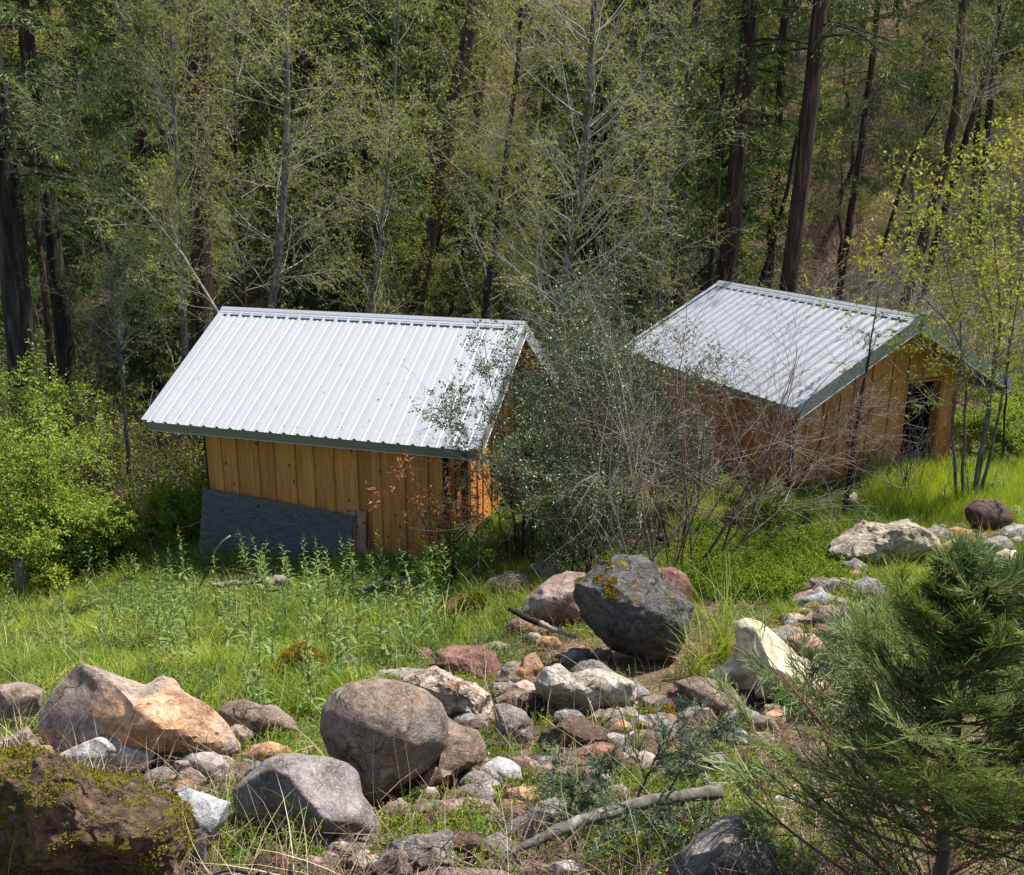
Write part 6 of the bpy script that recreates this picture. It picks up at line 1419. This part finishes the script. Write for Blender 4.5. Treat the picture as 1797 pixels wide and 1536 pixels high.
# ------------------------------------------------------------------ brush on the valley floor and hillside
def brush_mesh(rng, leaf, nl, L=1.0, tw='twig_brown', size=.045):
    S = []
    for i in range(7):
        p = np.array([rng.normal()*.2, rng.normal()*.2, 0]); d = unit(np.array([rng.normal()*.5, rng.normal()*.5, 1.])); o = [p]; l = L*rng.uniform(.6, 1.2)
        for k in range(7): d = unit(d+rng.normal(size=3)*.16); o.append(o[-1]+d*l/7)
        S.append(o)
    S = np.array(S); R = np.full(S.shape[:2], .008)*np.linspace(1, .3, 8)[None]
    P1, R1 = spawn(S, R, 8, (.15, 1), L*.5, .4, (25, 65), 6, .0, .15, .5, .3, rng=rng, rmin=.0035); P2, R2 = spawn(P1, R1, 6, (.15, 1), L*.22, .4, (25, 65), 4, 0, .15, .6, .4, rng=rng, rmin=.0028)
    A = Acc(); A.add(tubes(S, R, 4)); A.add(tubes(P1, R1, 3)); A.add(tubes(P2, R2, 3)); mi = 0
    fs = []
    if nl: A.add(leaves_on(P2, nl, size, .55, (.2, 1), .7, .02, .1, rng))
    f4 = np.concatenate(A.F[4]); F = [f4]; mm = np.zeros(len(f4))
    if nl: f3 = np.concatenate(A.F[3]); F.append(f3); mm = np.r_[mm, np.ones(len(f3))]
    return mesh_np('brush', np.concatenate(A.V), F, [M[tw], M[leaf]], mi=mm, smooth=False)
bg_ = [brush_mesh(gr, 'leaf_green', 5), brush_mesh(gr, 'leaf_bright', 5), brush_mesh(gr, 'leaf_bud', 5, size=.05), brush_mesh(gr, 'leaf_bud', 3, 1.3)]
bt_ = [brush_mesh(gr, 'leaf_bud', 1, 1.9, 'twig_pale', .05), brush_mesh(gr, 'leaf_bud', 0, 1.2, 'twig_purple'), brush_mesh(gr, 'leaf_bud', 1, 1.1, 'twig_brown'), brush_mesh(gr, 'leaf_dead', 1, .8, 'twig_purple')]
def hill(n, y0, y1, rng, cond):
    y = y0+(y1-y0)*rng.random(n)**1.1; x = rng.uniform(-1, 1, n)*(.62*y+1); k = cond(x, y) & ~in_shed(x, y, .4); return x[k], y[k], H(x[k], y[k])
do_scatter('leafy_undergrowth', 'leafy green undergrowth of the wooded valley and hillside', bg_, hill(2300, 15.2, 62, r5, lambda x, y: ((x < 1.5) | (y > 22)) & ((dens(x, y, .25, 51) > -.15)) & ~((x > .33*y) & (y < 42) & (dens(x, y, .5, 52) < .2))), .5, 1.5, r5)
do_scatter('bare_undergrowth', 'bare twiggy undergrowth of the wooded valley and hillside', bt_, hill(2300, 15.5, 62, r5, lambda x, y: (y > 21.5) & (dens(x, y, .3, 61) > -.2)), .5, 1.5, r5)
gr_ = [bl_mesh(40, .3, .012, .25, .6, M['grass2']), bl_mesh(40, .25, .012, .3, .6, M['grass'])]
do_scatter('slope_grass', 'thin grass on the open slope behind the right shed', gr_, hill(3500, 16, 45, r5, lambda x, y: (x > .3*y) & (dens(x, y, .3, 71) > -.2)), .6, 1.4, r5)
lf_ = [litter_mesh(gr) for _ in range(2)]
do_scatter('forest_litter', 'brown leaf litter on the forest floor', lf_, hill(9000, 15, 48, r5, lambda x, y: x == x), 1.5, 3.2, r5, .1)
stn = []
for k in range(3):
    V, F = ico(2); V = V*np.array([1, .8, .55])*(1+.25*fbm(V*1.5+k*9, 2, 30+k))[:, None]*.12; stn.append(mesh_np('cobble', V, [F], RM['greyface' if k else 'white']))
gx = r5.normal(size=900)*5+13; gy = 27+r5.normal(size=900)*1.6
do_scatter('gravel_bar', 'pale cobbles of the creek bed beyond the right shed', stn, (gx, gy, H(gx, gy)), .4, 1.8, r5, .4)
pb = field(1500, 0, 2.3, 9, r5, lambda x, y: (G_(x, y) < .8))
do_scatter('pebbles', 'small stones strewn between the foreground rocks', stn, pb, .08, .35, r5, .5)

# leaf debris lying on the two metal roofs
def roof_debris():
    rng = np.random.default_rng(5); S = []
    for s, n in ((SHED_A, 70), (SHED_B, 60)):
        for _ in range(n):
            x = rng.uniform(-2.4, 2.4); y = -rng.uniform(.2, 1)**.6*s.W*.97; q = s.world(x, y, -s.R/s.W*abs(y)+.012)
            S.append([q, q+np.array([rng.normal(), rng.normal(), .2])*.01])
    V, F = leaves_on(np.array(S), 1, .035, .5, (0, .1), 3., .002, 0, rng)
    tag(obj('fallen_leaves', mesh_np('fallen_leaves', V, [F], M['leaf_dead'], smooth=False)), 'few dead leaves fallen on the metal roofs', kind='stuff')
roof_debris()
